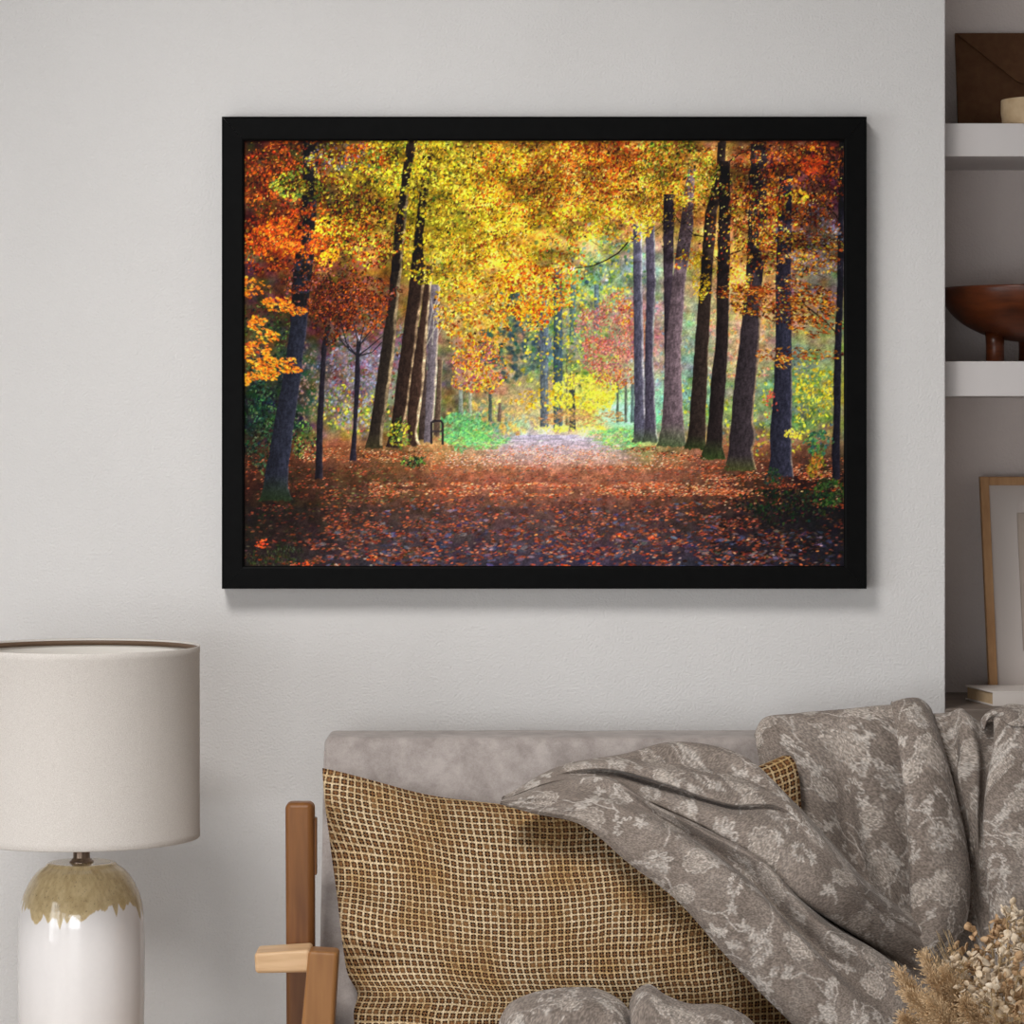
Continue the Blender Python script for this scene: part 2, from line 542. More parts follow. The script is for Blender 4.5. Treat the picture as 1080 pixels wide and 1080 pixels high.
def scatter(n, cx_, cy_, rx, ry, pal, size=(1.2, 2.8), bright=(.55, 1.15), alpha=(.75, 1), flat=.6, box_=False, soft=.6, tilt=None, clump=.75):
    pal = np.array(pal, float)
    n = int(n * LNM)
    m = n * 3
    if box_:
        x = cx_ + rx * prng.uniform(-1, 1, m); y = cy_ + ry * prng.uniform(-1, 1, m)
    else:
        t = prng.uniform(0, 2 * PI, m); r = prng.uniform(0, 1, m) ** .55
        k = .72 + .6 * fbm(3 + 2 * np.cos(t) + cx_, 3 + 2 * np.sin(t) + cy_, 8, 2)
        x = cx_ + rx * r * k * np.cos(t); y = cy_ + ry * r * k * np.sin(t)
    sd = int(cx_ * 7 + cy_) % 97
    g = fbm(x / 13 + y / 60, y / 8 - x / 50, sd, 3)
    keep = prng.uniform(0, 1, m) < np.clip((g - .36) * 4.2, .03, 1) * clump + (1 - clump)
    x, y = x[keep][:n], y[keep][:n]
    for x_, y_ in zip(x, y):
        s = prng.uniform(*size) * LSZ
        c = pal[prng.integers(len(pal))] * prng.uniform(*bright) + prng.normal(0, 8, 3)
        an = prng.uniform(0, PI) if tilt is None else prng.normal(tilt, .35)
        leaf(x_, y_, s, s * prng.uniform(max(flat - .25, .15), flat + .2), an, np.clip(c, 3, 253), prng.uniform(*alpha), soft)


def stroke(pts, w0, w1, col, alpha=1.0):
    pts = np.array(pts, float)
    d = np.r_[0, np.cumsum(np.linalg.norm(np.diff(pts, axis=0), axis=1))]
    n = max(int(d[-1] / .7), 2)
    t = np.linspace(0, d[-1], n)
    xs = np.interp(t, d, pts[:, 0]); ys = np.interp(t, d, pts[:, 1]); ws = np.interp(t, [0, d[-1]], [w0, w1])
    for x, y, w in zip(xs, ys, ws): leaf(x, y, w / 2, w / 2, 0, col, alpha, .8)


def trunk(pts, col, lit=None, litw=3.0, litside=1, moss=None, alpha=1.0, seed=0, lity=(0, 9999), patch=None):
    """pts (y, left, right)"""
    pts = np.array(pts, float)
    for j in range(NYP):
        y = cy[j]
        if y < pts[0, 0] or y > pts[-1, 0]: continue
        l = np.interp(y, pts[:, 0], pts[:, 1]) + .7 * (vnoise(y / 6, 0, seed) - .5)
        r = np.interp(y, pts[:, 0], pts[:, 2]) + .7 * (vnoise(y / 6, 9, seed) - .5)
        m = np.clip((cx - l) * 1.2 + .5, 0, 1) * np.clip((r - cx) * 1.2 + .5, 0, 1) * alpha
        m = m * np.clip((pts[-1, 0] - y - 3 * fbm(cx / 2.5, 0 * cx, seed + 40, 2)) * .6 + .3, 0, 1)
        if patch is not None: m = m * np.clip((fbm(cx / 7, y / 6 + 0 * cx, seed + 60, 3) - patch) * 9, 0, 1)
        s = np.clip((cx - l) / max(r - l, 1), 0, 1)
        tex = .72 + .5 * fbm(cx / 1.8, y / 5 + 0 * cx, seed + 5, 3)
        c = np.array(col, float)[None, :] * (tex * (.82 + .36 * s if litside > 0 else 1.18 - .36 * s))[:, None]
        if moss is not None:
            k = np.clip((y - moss[0]) / (pts[-1, 0] - moss[0]), 0, 1)
            c = c * (1 - .75 * k) + np.array(moss[1], float) * tex[:, None] * .75 * k
        if lit is not None and lity[0] < y < lity[1]:
            d = (r - cx) if litside > 0 else (cx - l)
            ww = litw * (.75 + .5 * vnoise(y / 16, 3, seed))
            k = (np.clip((ww - d) / 1.6, 0, 1) * (.35 + .65 * vnoise(y / 5, 5, seed + 2)) * (.6 + .4 * vnoise(cx * 1.3, y / 2 + 0 * cx, seed + 9)))[:, None]
            c = c * (1 - k) + np.array(lit, float) * k
        A[j] = A[j] * (1 - m[:, None]) + c * m[:, None]


ORANGE = [(236, 110, 20), (214, 82, 18), (240, 140, 30), (190, 62, 16), (150, 52, 20)]
RUST = [(150, 62, 26), (120, 46, 20), (176, 78, 28), (96, 40, 22), (70, 34, 22), (196, 92, 34)]
YELLOW = [(244, 206, 30), (224, 182, 24), (250, 226, 70), (198, 158, 24), (170, 140, 26), (232, 160, 30)]
YGREEN = [(196, 190, 40), (160, 166, 42), (222, 204, 50), (120, 132, 34), (236, 214, 60)]
GOLD = [(232, 152, 34), (214, 124, 30), (240, 182, 60), (190, 96, 28), (222, 190, 90), (160, 70, 26)]
DARK = [(34, 26, 18), (48, 34, 20), (24, 22, 20), (60, 44, 24)]
TEAL = [(70, 104, 108), (92, 128, 120), (60, 86, 100), (110, 146, 120)]
GREEN = [(96, 140, 60), (70, 110, 52), (130, 160, 70), (50, 84, 44)]
DGREEN = [(22, 40, 30), (34, 56, 40), (16, 28, 26), (50, 76, 50), (70, 100, 66)]
PINK = [(176, 104, 92), (150, 84, 80), (198, 128, 100), (170, 96, 110), (190, 90, 60)]
BLUEGREY = [(120, 120, 150), (98, 100, 124), (150, 146, 170), (84, 92, 120)]

# far background
scatter(420, 600, 330, 70, 110, TEAL + GREEN + YGREEN, (1.5, 4), (.8, 1.25), (.3, .7), soft=1.5)
scatter(260, 640, 285, 45, 40, GREEN + TEAL + YGREEN, (1.5, 3.5), (.9, 1.3), (.4, .8), soft=1.2)
scatter(150, 540, 350, 30, 45, [(44, 70, 84), (60, 88, 92), (50, 80, 76)], (2.5, 6), (.8, 1.1), (.4, .8), soft=2)
scatter(420, 395, 385, 50, 60, BLUEGREY + PINK + GREEN + RUST, (1.2, 3), (.7, 1.15), (.3, .8), soft=1)
scatter(220, 370, 425, 36, 26, GREEN + YGREEN + [(210, 110, 70)], (1.2, 3), (.8, 1.2), (.4, .8), soft=1)
scatter(260, 540, 435, 60, 18, [(190, 150, 90), (214, 168, 70), (160, 130, 100), (230, 190, 70)], (1.5, 4), (.85, 1.15), (.3, .7), soft=1.6)
scatter(230, 695, 380, 60, 80, [(130, 170, 160), (100, 150, 170), (170, 170, 110), (200, 150, 110)], (1.2, 3), (.8, 1.15), (.3, .7), soft=1.2)
scatter(260, 785, 340, 40, 60, [(224, 130, 90), (206, 160, 120), (230, 150, 60), (190, 120, 100)], (1.2, 3), (.85, 1.15), (.4, .8), soft=1)
scatter(460, 805, 425, 80, 48, GREEN + TEAL + YGREEN + YGREEN, (1.2, 3), (.75, 1.2), (.4, .9), soft=.9)
scatter(170, 860, 408, 28, 30, YELLOW + YGREEN, (1.2, 3), (.8, 1.1), (.5, .9), soft=.9)
for x, y, r in ((604, 281, 2.6), (640, 293, 1.8)):
    leaf(x, y, r, r * .8, 0, (230, 232, 240) if y > 260 else (104, 136, 200), .8, 1.2)
scatter(300, 372, 395, 34, 50, [(126, 134, 160), (150, 154, 176), (104, 112, 140), (140, 120, 130)], (1.2, 2.8), (.8, 1.15), (.4, .8), soft=1, clump=.4)
scatter(200, 320, 400, 24, 40, [(170, 130, 120), (120, 110, 120), (190, 140, 110)], (1.2, 2.4), (.7, 1.1), (.3, .7), soft=1, clump=.4)
# meadow and mist
leaf(655, 432, 26, 14, 0, (150, 205, 190), .75, 10)
leaf(585, 425, 60, 25, 0, (205, 190, 150), .25, 20)
# far trunks
for (x, y0, y1, w_, c) in ((574, 300, 452, 8, (86, 98, 112)), (588.5, 282, 455, 9, (62, 82, 96)), (604, 300, 360, 6, (86, 110, 110)),
                           (603.5, 405, 455, 6, (52, 60, 66)), (629, 300, 350, 5, (90, 110, 120)), (527, 425, 447, 3.4, (110, 90, 80)),
                           (517, 408, 446, 3, (70, 84, 82)), (598, 380, 450, 1.6, (110, 110, 80)), (651.5, 402, 447, 2.2, (80, 90, 80)),
                           (660, 402, 447, 2.2, (90, 95, 85)), (667, 405, 447, 2.6, (80, 100, 100)), (486, 405, 440, 4, (130, 140, 130)), (496, 400, 440, 3, (150, 150, 130))):
    trunk([(y0, x - w_ / 2, x + w_ / 2), (y1, x - w_ / 2 - .5, x + w_ / 2 + .5)], c, alpha=.9, seed=int(x))
scatter(230, 590, 345, 40, 55, YGREEN + YELLOW + GREEN, (1.2, 2.8), (.85, 1.2), (.5, .95), soft=1)
scatter(330, 618, 412, 34, 22, [(238, 222, 50), (250, 236, 70), (214, 206, 50), (200, 190, 60)], (1.4, 3.2), (.85, 1.1), (.5, .95), soft=1)
scatter(60, 575, 418, 34, 12, YELLOW, (1.4, 3), (.85, 1.1), (.5, .9), soft=1)
scatter(180, 612, 436, 40, 9, [(190, 140, 80), (170, 120, 80), (206, 160, 90)], (1.4, 3), (.85, 1.1), (.5, .9), soft=1, tilt=0, flat=.35)
scatter(60, 600, 447, 36, 4, [(240, 226, 60), (246, 236, 90)], (1.2, 2.4), (.9, 1.1), (.5, .9), soft=1)
# pink-red tree
scatter(900, 643, 355, 34, 40, PINK, (1.0, 2.4), (.75, 1.25), (.5, .95))
scatter(130, 660, 320, 18, 18, PINK + GOLD, (1.0, 2.4), (.8, 1.2), (.5, .95))
scatter(120, 650, 395, 26, 10, GOLD + PINK, (1.0, 2.2), (.8, 1.1), (.5, .95))
# green verge left and right of the path end
scatter(330, 488, 448, 26, 20, [(96, 170, 96), (70, 140, 80), (130, 190, 110), (110, 160, 120)], (1.2, 3.4), (.8, 1.15), (.4, .9), soft=1)
scatter(330, 505, 458, 36, 10, [(110, 190, 100), (140, 200, 90), (90, 170, 110)], (1.2, 2.8), (.85, 1.15), (.4, .9), soft=1, tilt=.15, flat=.4)
scatter(380, 648, 458, 34, 12, [(110, 190, 110), (130, 200, 90), (90, 170, 120), (170, 200, 80)], (1.2, 2.8), (.85, 1.15), (.4, .9), soft=1, tilt=0, flat=.4)
# dark green bush on the left
scatter(900, 283, 425, 30, 60, DGREEN, (1.0, 2.8), (.7, 1.3), (.6, 1))
scatter(260, 282, 350, 26, 40, DGREEN + GREEN, (1.0, 2.2), (.6, 1.1), (.4, .9))
scatter(120, 320, 462, 14, 20, DGREEN + GREEN, (1.0, 2.4), (.8, 1.3), (.5, .9))

# ground
def litter(n, y0, y1, x0, x1, pal, b0, b1, smin, smax, al=(.5, 1)):
    pal = np.array(pal, float)
    smin *= .8; smax *= .8
    for _ in range(int(n * 1.9)):
        y = prng.uniform(y0, y1); x = prng.uniform(x0, x1)
        if prng.random() > np.clip((fbm(np.array([x / 22]), np.array([y / 4]), 19, 2)[0] - .3) * 3, .08, 1): continue
        k = (y - 455) / 142
        s = prng.uniform(smin, smax) * (.55 + 1.25 * max(k, 0))
        c = pal[prng.integers(len(pal))] * prng.uniform(b0, b1) + prng.normal(0, 6, 3)
        leaf(x, y, s, s * prng.uniform(.25, .5), prng.normal(0, .25), np.clip(c, 4, 252), prng.uniform(*al), .7)
LIT = [(226, 122, 60), (206, 90, 46), (240, 170, 110), (250, 208, 160), (200, 110, 80), (214, 84, 34)]
MID = [(170, 72, 40), (140, 60, 40), (190, 90, 56), (120, 84, 66), (206, 110, 76), (90, 58, 48)]
SHD = [(118, 52, 32), (90, 44, 30), (146, 66, 38), (74, 48, 40), (58, 46, 46), (160, 84, 60), (104, 78, 66)]
PATH = [(84, 90, 124), (70, 76, 108), (104, 104, 126), (60, 64, 92), (120, 110, 112)]
for _ in range(1100):
    y = 454 + 30 * prng.uniform(0, 1) ** .9
    k = (y - 454) / 30
    x = prng.uniform(552 - 50 * k, 612 + 70 * k) + prng.normal(0, 6)
    c = np.array((178, 170, 192.)) * (1 - k) + np.array((190, 150, 138.)) * k
    leaf(x, y, prng.uniform(2, 6), prng.uniform(.5, 1.1), 0, np.clip(c * prng.uniform(.75, 1.15), 0, 252), .7 * (1 - .8 * k), 1)
litter(1700, 464, 490, 425, 765, LIT, .8, 1.12, .8, 1.8)
litter(500, 470, 486, 470, 700, [(244, 214, 186), (236, 190, 140), (226, 200, 200)], .9, 1.05, .7, 1.5)
litter(900, 486, 512, 380, 760, MID, .75, 1.15, .9, 2.0)
litter(1500, 503, 517, 390, 800, LIT, .75, 1.1, .9, 1.9)
litter(500, 484, 500, 740, 880, LIT, .75, 1.05, .9, 1.9)
litter(420, 470, 482, 320, 440, LIT, .75, 1.05, .9, 1.7)
litter(260, 489, 502, 450, 740, [(104, 92, 88), (84, 72, 68), (120, 90, 76)], .8, 1.1, .9, 2.0)
litter(2600, 510, 562, 340, 800, MID + MID + SHD + LIT[:2], .75, 1.15, .9, 2.0)
litter(240, 520, 560, 400, 760, PATH, .8, 1.1, 1.5, 3.2, (.4, .8))
litter(2200, 552, 600, 320, 830, SHD + MID[:3], .7, 1.25, 1.0, 2.0)
litter(420, 552, 600, 330, 880, PATH, .65, 1.05, 1.6, 3.6, (.4, .9))
litter(1200, 482, 600, 257, 450, SHD + [(60, 60, 34), (50, 54, 30)], .6, 1.15, .9, 1.9)
litter(420, 470, 510, 257, 400, MID + SHD + [(214, 92, 40)], .75, 1.15, .9, 1.8)
litter(260, 465, 480, 316, 420, LIT + [(240, 210, 150)], .8, 1.1, .9, 1.8)
litter(140, 490, 525, 350, 440, [(104, 110, 56), (130, 130, 80), (90, 84, 50)], .7, 1.1, 1.2, 2.4, (.4, .8))
litter(900, 476, 530, 740, 891, MID + LIT, .7, 1.05, .9, 1.9)
litter(900, 515, 600, 750, 891, SHD + DARK, .55, 1.05, .9, 1.9)
litter(260, 560, 600, 330, 870, [(206, 92, 52), (226, 110, 60), (190, 160, 150), (230, 150, 110)], .8, 1.1, .8, 1.5)
for x, y in ((277, 568), (276, 565), (310, 587), (325, 588), (394, 581), (658, 557), (628, 588), (594, 590), (690, 560)):
    scatter(7, x, y, 7, 3, [(236, 84, 30), (220, 70, 24), (244, 120, 70)], (1.4, 2.6), (.85, 1.1), flat=.5, tilt=0)
scatter(220, 292, 580, 30, 14, [(52, 62, 34), (40, 46, 28), (74, 80, 50)], (1, 2.6), (.6, 1.2), (.4, .9), tilt=1.3, flat=.35)

# middle-distance trunks, back to front
trunk([(345, 440, 449), (400, 443, 450), (466, 441, 449)], (66, 54, 50), seed=3)
trunk([(300, 452, 464), (390, 450.5, 461), (447, 448, 457), (468, 447, 456)], (108, 98, 104), (226, 206, 170), 2.5, seed=4)
trunk([(380, 462, 467), (400, 461, 466), (462, 457, 464)], (92, 74, 62), (190, 170, 120), 1.5, seed=6)
stroke([(455, 462), (455, 441), (458, 439), (465, 439), (467, 442), (467, 463)], 2.4, 2.4, (50, 44, 46))
stroke([(455, 450), (467, 450)], 1.6, 1.6, (60, 54, 56))
for pts_ in ([(465, 300), (455, 330), (447, 370)], [(470, 320), (458, 345), (450, 360)], [(478, 318), (462, 350)], [(452, 300), (458, 330), (456, 360)]):
    stroke(pts_, .9, 1.2, (180, 172, 156), .5)
trunk([(236, 668, 677), (297, 668, 677.5), (380, 668.5, 679), (447, 669, 681), (462, 668, 681), (468, 665, 682)], (82, 80, 96), (214, 208, 206), 2.5, moss=(450, (80, 100, 60)), seed=11)
trunk([(226, 680, 690), (297, 682, 692), (370, 680, 689), (447, 680, 692), (460, 679, 693), (468, 676, 695)], (76, 70, 84), (200, 206, 190), 2.2, moss=(450, (76, 96, 56)), seed=12)
trunk([(200, 700, 712), (240, 699, 711), (297, 700, 709.5), (400, 701, 710), (440, 700, 712)], (62, 52, 60), seed=13)
trunk([(178, 726, 734), (200, 722, 732), (240, 717, 731), (297, 709, 723), (370, 702, 718), (430, 699, 720), (455, 697, 722), (466, 694, 723), (473, 690, 726)], (100, 84, 90), (176, 156, 140), 1.5, moss=(445, (70, 96, 50)), seed=14)
# left trunks
trunk([(345, 343, 349), (368, 339, 344.5), (410, 336.5, 342.5), (447, 334, 341), (480, 333, 340), (507, 332, 341)], (40, 36, 44), (150, 120, 104), 1.0, seed=21)
trunk([(360, 376, 381), (375, 375, 379.5), (400, 374, 380), (447, 372.5, 376.5), (475, 370, 375.5), (488, 368, 376)], (42, 38, 48), (130, 110, 110), .8, seed=22)
for e in ((352, 345), (360, 338), (372, 333), (386, 332), (395, 340), (405, 350), (402, 358), (364, 352)):
    mid = ((e[0] + 377) / 2 + prng.normal(0, 3), (e[1] + 370) / 2 + 4)
    stroke([(377, 372), mid, e], 1.6, .7, (40, 38, 46))
    stroke([mid, (mid[0] + (e[0] - 377) * .5 + prng.normal(0, 3), mid[1] - 12)], 1.0, .6, (50, 46, 52))
trunk([(148, 434, 440), (184, 424, 433), (206, 421.5, 431), (236, 417, 428), (290, 412, 423), (320, 409.5, 420), (375, 401, 416), (447, 391, 405), (462, 388, 403), (475, 384, 404)], (50, 42, 36), (206, 178, 130), 4, moss=(455, (70, 66, 40)), seed=23, lity=(190, 470))
trunk([(165, 446, 455), (200, 443, 452), (250, 437, 446), (297, 432, 448), (345, 426, 441), (395, 419, 435), (430, 415, 430), (460, 410, 424), (474, 406, 424)], (54, 40, 34), (222, 188, 140), 3, seed=24, lity=(285, 460))
trunk([(280, 450, 456), (297, 448, 455), (345, 442, 451), (395, 434, 448), (430, 430, 444), (455, 430, 440), (464, 431, 441), (472, 430, 445)], (66, 48, 40), (248, 220, 170), 3.2, seed=25, lity=(290, 475))
trunk([(148, 320, 336), (200, 319, 334), (260, 312, 332), (310, 307, 326), (341, 306.5, 324), (401, 298, 316.5), (447, 289, 310), (480, 284, 306), (491, 281, 304), (515, 277, 304), (524, 275, 307), (530, 270, 312)], (42, 44, 56), (90, 84, 94), 1.5, moss=(500, (42, 60, 26)), seed=26)
# right trunks
trunk([(148, 759, 766), (180, 755, 764), (226, 743.6, 756), (297, 738, 751), (360, 733, 747.5), (447, 727, 744), (462, 725, 744), (476, 720, 745)], (52, 42, 38), (150, 112, 84), 1.2, moss=(458, (54, 78, 34)), seed=31)
trunk([(170, 759, 770), (226, 758, 770.5), (297, 756, 769.5), (360, 755, 768), (400, 750, 766), (447, 747, 762), (470, 744, 762), (486, 736, 766)], (44, 36, 36), (130, 130, 110), 1.0, moss=(462, (60, 84, 36)), seed=32)
trunk([(160, 792, 808), (200, 790, 810), (240, 789, 809), (297, 786.5, 804), (360, 780, 801), (410, 774, 797), (428, 772, 795), (447, 771, 794), (455, 770, 797), (463, 769, 797), (472, 769, 794), (485, 767, 795), (498, 763, 799)], (58, 50, 54), (196, 164, 120), 2.4, moss=(480, (84, 92, 40)), seed=33, lity=(300, 498))
trunk([(185, 822, 836), (240, 820, 835), (297, 818, 834), (360, 818, 835), (410, 816, 835.5), (447, 813, 835), (458, 812, 835), (480, 813, 835), (504, 809, 837)], (48, 48, 62), (170, 150, 130), 2.0, seed=34, lity=(380, 504))
trunk([(148, 885, 890), (230, 884, 890), (300, 883, 889.5), (350, 881, 888), (400, 879, 887), (447, 879, 886.5), (470, 877, 886), (508, 878, 886)], (36, 34, 44), seed=35)
# undergrowth at right and left feet
scatter(420, 830, 527, 48, 18, [(24, 40, 34), (34, 54, 38), (20, 26, 30), (48, 66, 36), (40, 34, 30)], (1.2, 3), (.6, 1.2), (.5, .95))
scatter(160, 875, 515, 18, 14, [(50, 80, 40), (38, 60, 34), (70, 96, 44)], (1.2, 3), (.6, 1.2), (.5, .95))
scatter(70, 863, 462, 14, 14, [(60, 110, 80), (44, 84, 64), (90, 130, 60)], (1.6, 3.4), (.8, 1.2), (.6, .95))
scatter(60, 860, 486, 10, 12, [(150, 140, 40), (110, 110, 40), (180, 110, 40)], (1.4, 3), (.7, 1.1), (.6, .95))
scatter(60, 815, 498, 8, 10, [(40, 60, 44), (56, 76, 50)], (1.2, 2.6), (.7, 1.1), (.6, .95))
scatter(70, 422, 452, 12, 14, YGREEN + GREEN, (1.3, 2.8), (.7, 1.1), (.6, .95))
scatter(60, 436, 480, 12, 7, DGREEN + GREEN, (1.2, 2.4), (.7, 1.1), (.6, .95))
scatter(30, 840, 452, 14, 5, [(244, 222, 50), (220, 200, 60)], (1.4, 2.8), (.85, 1.1), (.6, .95))
scatter(16, 812, 420, 8, 14, [(226, 90, 70), (200, 80, 60)], (1.4, 2.4), (.85, 1.1), (.6, .95))

# boughs
for pts_ in ([(650, 182), (672, 198), (690, 204), (706, 216), (716, 232), (733, 247)], [(646, 199), (672, 200), (704, 204)], [(606, 281), (626, 278), (640, 272), (652, 265), (664, 252)],
             [(733, 246), (742, 248)], [(771, 266), (782, 262), (790, 250)], [(765, 173), (780, 162), (792, 158)], [(774, 210), (786, 203), (790, 196)],
             [(864, 148), (880, 168), (888, 180)], [(840, 250), (855, 262), (868, 275)], [(352, 172), (362, 187), (369, 205), (372, 240)], [(404, 157), (417, 170), (426, 180)], [(436, 200), (446, 172), (450, 150)],
             [(500, 155), (497, 180)], [(860, 190), (880, 200), (889, 215)], [(870, 215), (882, 226), (888, 240)], [(850, 320), (870, 335), (884, 350)]):
    stroke(pts_, 1.7 if pts_[0][1] != 281 else 1.0, 1.1 if pts_[0][1] != 281 else 1.6, (38, 28, 26), .85)

# crowns: shade first, then leaves, then the bright ones
def crown(n, x, y, rx, ry, pal, dark=.3, **kw):
    scatter(int(n * dark), x, y, rx, ry, DARK + [(80, 52, 24)], (1.2, 2.6), (.8, 1.2), (.45, .9), box_=kw.get('box_', False))
    scatter(n, x, y, rx, ry, pal, **kw)
crown(900, 300, 185, 52, 45, RUST + RUST + ORANGE, .45, bright=(.5, 1.1))
crown(260, 315, 195, 26, 16, YGREEN + GREEN, .2, bright=(.55, 1.05))
crown(650, 300, 255, 56, 34, RUST + ORANGE, .4, bright=(.5, 1.1))
scatter(300, 320, 245, 46, 26, ORANGE, (1.6, 3.2), (.75, 1.1))
scatter(160, 290, 255, 30, 18, ORANGE, (1.4, 3), (.7, 1.1))
scatter(26, 344, 236, 15, 9, [(250, 180, 20), (244, 206, 40)], (2, 3.6), (.9, 1.05))
scatter(40, 345, 268, 14, 10, [(250, 170, 30), (236, 150, 30)], (1.8, 3.2), (.85, 1.05))
crown(700, 372, 185, 52, 44, YGREEN + YELLOW + RUST, .45, bright=(.45, 1.05))
crown(650, 380, 245, 46, 34, YGREEN + YELLOW + RUST + ORANGE, .4, bright=(.5, 1.05))
scatter(90, 385, 165, 24, 14, ORANGE, (1.4, 3), (.7, 1.05))
scatter(70, 365, 165, 40, 14, BLUEGREY, (1.2, 2.6), (.6, 1), (.4, .8))
crown(700, 350, 305, 60, 26, RUST + PINK[:2], .35, size=(1, 2.2), bright=(.55, 1.1))
crown(420, 348, 325, 24, 32, RUST + [(70, 36, 34)], .5, size=(1, 2.0), bright=(.45, 1.0))
crown(300, 385, 320, 28, 28, RUST + ORANGE[:1], .2, size=(1, 2.0), bright=(.6, 1.1))
# the yellow-orange branch reaching in from the left
for x, y, rx, ry, n_ in ((268, 300, 14, 10, 40), (296, 318, 18, 8, 60), (272, 338, 10, 8, 36), (282, 352, 12, 8, 36), (270, 368, 16, 12, 70), (290, 380, 22, 8, 80), (278, 390, 20, 7, 60), (306, 385, 12, 4, 26), (262, 396, 6, 6, 16), (312, 325, 12, 5, 24)):
    scatter(n_, x, y, rx, ry, [(244, 150, 30), (250, 178, 50), (226, 112, 24), (240, 130, 26), (200, 84, 24)], (1.6, 3.2), (.8, 1.06), (.8, 1), tilt=.45, flat=.5)
crown(1000, 440, 180, 60, 38, YGREEN + YELLOW + GREEN[:1], .35, bright=(.55, 1.1))
crown(1300, 495, 210, 70, 60, YELLOW + YELLOW + YGREEN, .28, bright=(.6, 1.12))
crown(500, 470, 270, 46, 34, YGREEN + YELLOW, .25, bright=(.6, 1.15))
crown(1300, 560, 190, 70, 46, YELLOW + GOLD + ORANGE[:2], .3, bright=(.55, 1.12))
crown(700, 520, 270, 56, 34, YELLOW + GOLD, .15, bright=(.65, 1.15))
crown(520, 500, 330, 40, 44, YELLOW + GOLD + GOLD, .12, bright=(.7, 1.12))
crown(420, 505, 385, 30, 30, GOLD + PINK + YELLOW[:2], .08, bright=(.75, 1.15))
crown(620, 555, 305, 34, 34, GOLD + ORANGE + YELLOW, .1, bright=(.75, 1.12))
scatter(130, 562, 325, 26, 12, ORANGE + YELLOW, (1.4, 3), (.8, 1.1))
crown(260, 592, 280, 22, 44, GOLD + ORANGE + YGREEN, .05, bright=(.75, 1.12))
crown(1700, 640, 185, 80, 42, GOLD + GOLD + YELLOW + ORANGE, .3, bright=(.55, 1.15))
crown(600, 640, 232, 60, 22, GOLD + YELLOW + YGREEN, .08, bright=(.75, 1.15))
scatter(240, 640, 165, 50, 16, ORANGE + RUST, (1.2, 2.6), (.7, 1.1))
crown(900, 715, 180, 50, 38, YGREEN + GOLD + GREEN[:1], .3, bright=(.5, 1.12))
crown(500, 700, 215, 40, 22, GOLD + YELLOW, .15, bright=(.7, 1.15), size=(1, 2.2))
scatter(50, 722, 272, 12, 12, ORANGE + YELLOW, (1, 2.2), (.8, 1.1))
scatter(160, 740, 285, 10, 26, YELLOW, (1, 2.2), (.85, 1.1), (.5, .9))
scatter(220, 780, 285, 12, 40, YELLOW + GOLD, (1, 2.2), (.85, 1.1), (.5, .9))
crown(1100, 835, 185, 60, 45, RUST + ORANGE[:3] + [(100, 50, 60)], .5, bright=(.5, 1.1))
scatter(90, 858, 174, 14, 9, [(226, 84, 30), (206, 66, 26)], (1.5, 3), (.8, 1.08))
scatter(60, 842, 206, 9, 7, [(244, 190, 40), (236, 160, 40)], (1.3, 2.6), (.85, 1.08))
crown(520, 805, 225, 40, 36, RUST + GOLD + YGREEN[:2], .3, bright=(.5, 1.05))
scatter(280, 850, 240, 38, 22, BLUEGREY + RUST, (1.1, 2.4), (.65, 1.1), (.4, .85))
crown(520, 838, 265, 52, 22, GOLD + RUST + YGREEN[:2], .3, bright=(.5, 1.05), flat=.45, tilt=.2)
scatter(220, 855, 275, 34, 14, BLUEGREY + GOLD, (1.1, 2.4), (.7, 1.1), (.4, .85))
crown(520, 835, 315, 54, 20, GOLD + RUST, .3, bright=(.5, 1.08), flat=.45, tilt=.25)
crown(160, 785, 305, 34, 7, GOLD + RUST, .2, bright=(.6, 1.08), flat=.4, tilt=.2)
scatter(110, 860, 340, 28, 12, GOLD + RUST + ORANGE[:2], (1.4, 2.8), (.6, 1.05), flat=.45, tilt=.2)
scatter(100, 840, 370, 44, 7, GOLD + RUST, (1.4, 2.8), (.6, 1.05), flat=.45, tilt=.1)
scatter(30, 826, 378, 9, 7, GOLD, (1.6, 2.8), (.8, 1.05), flat=.45, tilt=.3)
trunk([(150, 757, 766), (190, 755, 764), (226, 743.6, 756), (290, 738.5, 751.5)], (40, 32, 30), seed=31, patch=0.43)
trunk([(170, 759, 770), (230, 758, 770.5), (290, 756, 769.5)], (36, 30, 30), seed=32, patch=0.41)
trunk([(152, 792, 808), (178, 790, 810), (240, 789, 809), (300, 786, 804)], (40, 34, 38), seed=33, patch=0.45)
trunk([(185, 822, 836), (240, 820, 835), (310, 818, 834)], (40, 36, 46), seed=34, patch=0.47)
trunk([(150, 320, 336), (200, 319, 334), (260, 312, 332), (325, 307, 325)], (30, 28, 30), seed=26, patch=0.51)
trunk([(148, 429, 438), (184, 424, 433), (206, 421.5, 431), (236, 417, 428), (300, 411, 422)], (38, 30, 26), (206, 178, 130), 3, seed=23, patch=0.43, lity=(200, 300))
trunk([(165, 446, 455), (200, 443, 452), (250, 437, 446), (300, 432, 447)], (36, 28, 24), seed=24, patch=0.47)
trunk([(205, 700, 711), (240, 699, 711), (280, 700, 710)], (50, 42, 48), seed=13, patch=0.43)
trunk([(200, 722, 732), (240, 717, 731), (280, 711, 725)], (84, 68, 72), seed=14, patch=0.43)
trunk([(150, 886, 891), (300, 883, 889.5)], (30, 28, 36), seed=35, patch=0.43)
scatter(260, 780, 230, 60, 70, GOLD + RUST + YGREEN[:2], (1.1, 2.4), (.6, 1.1))
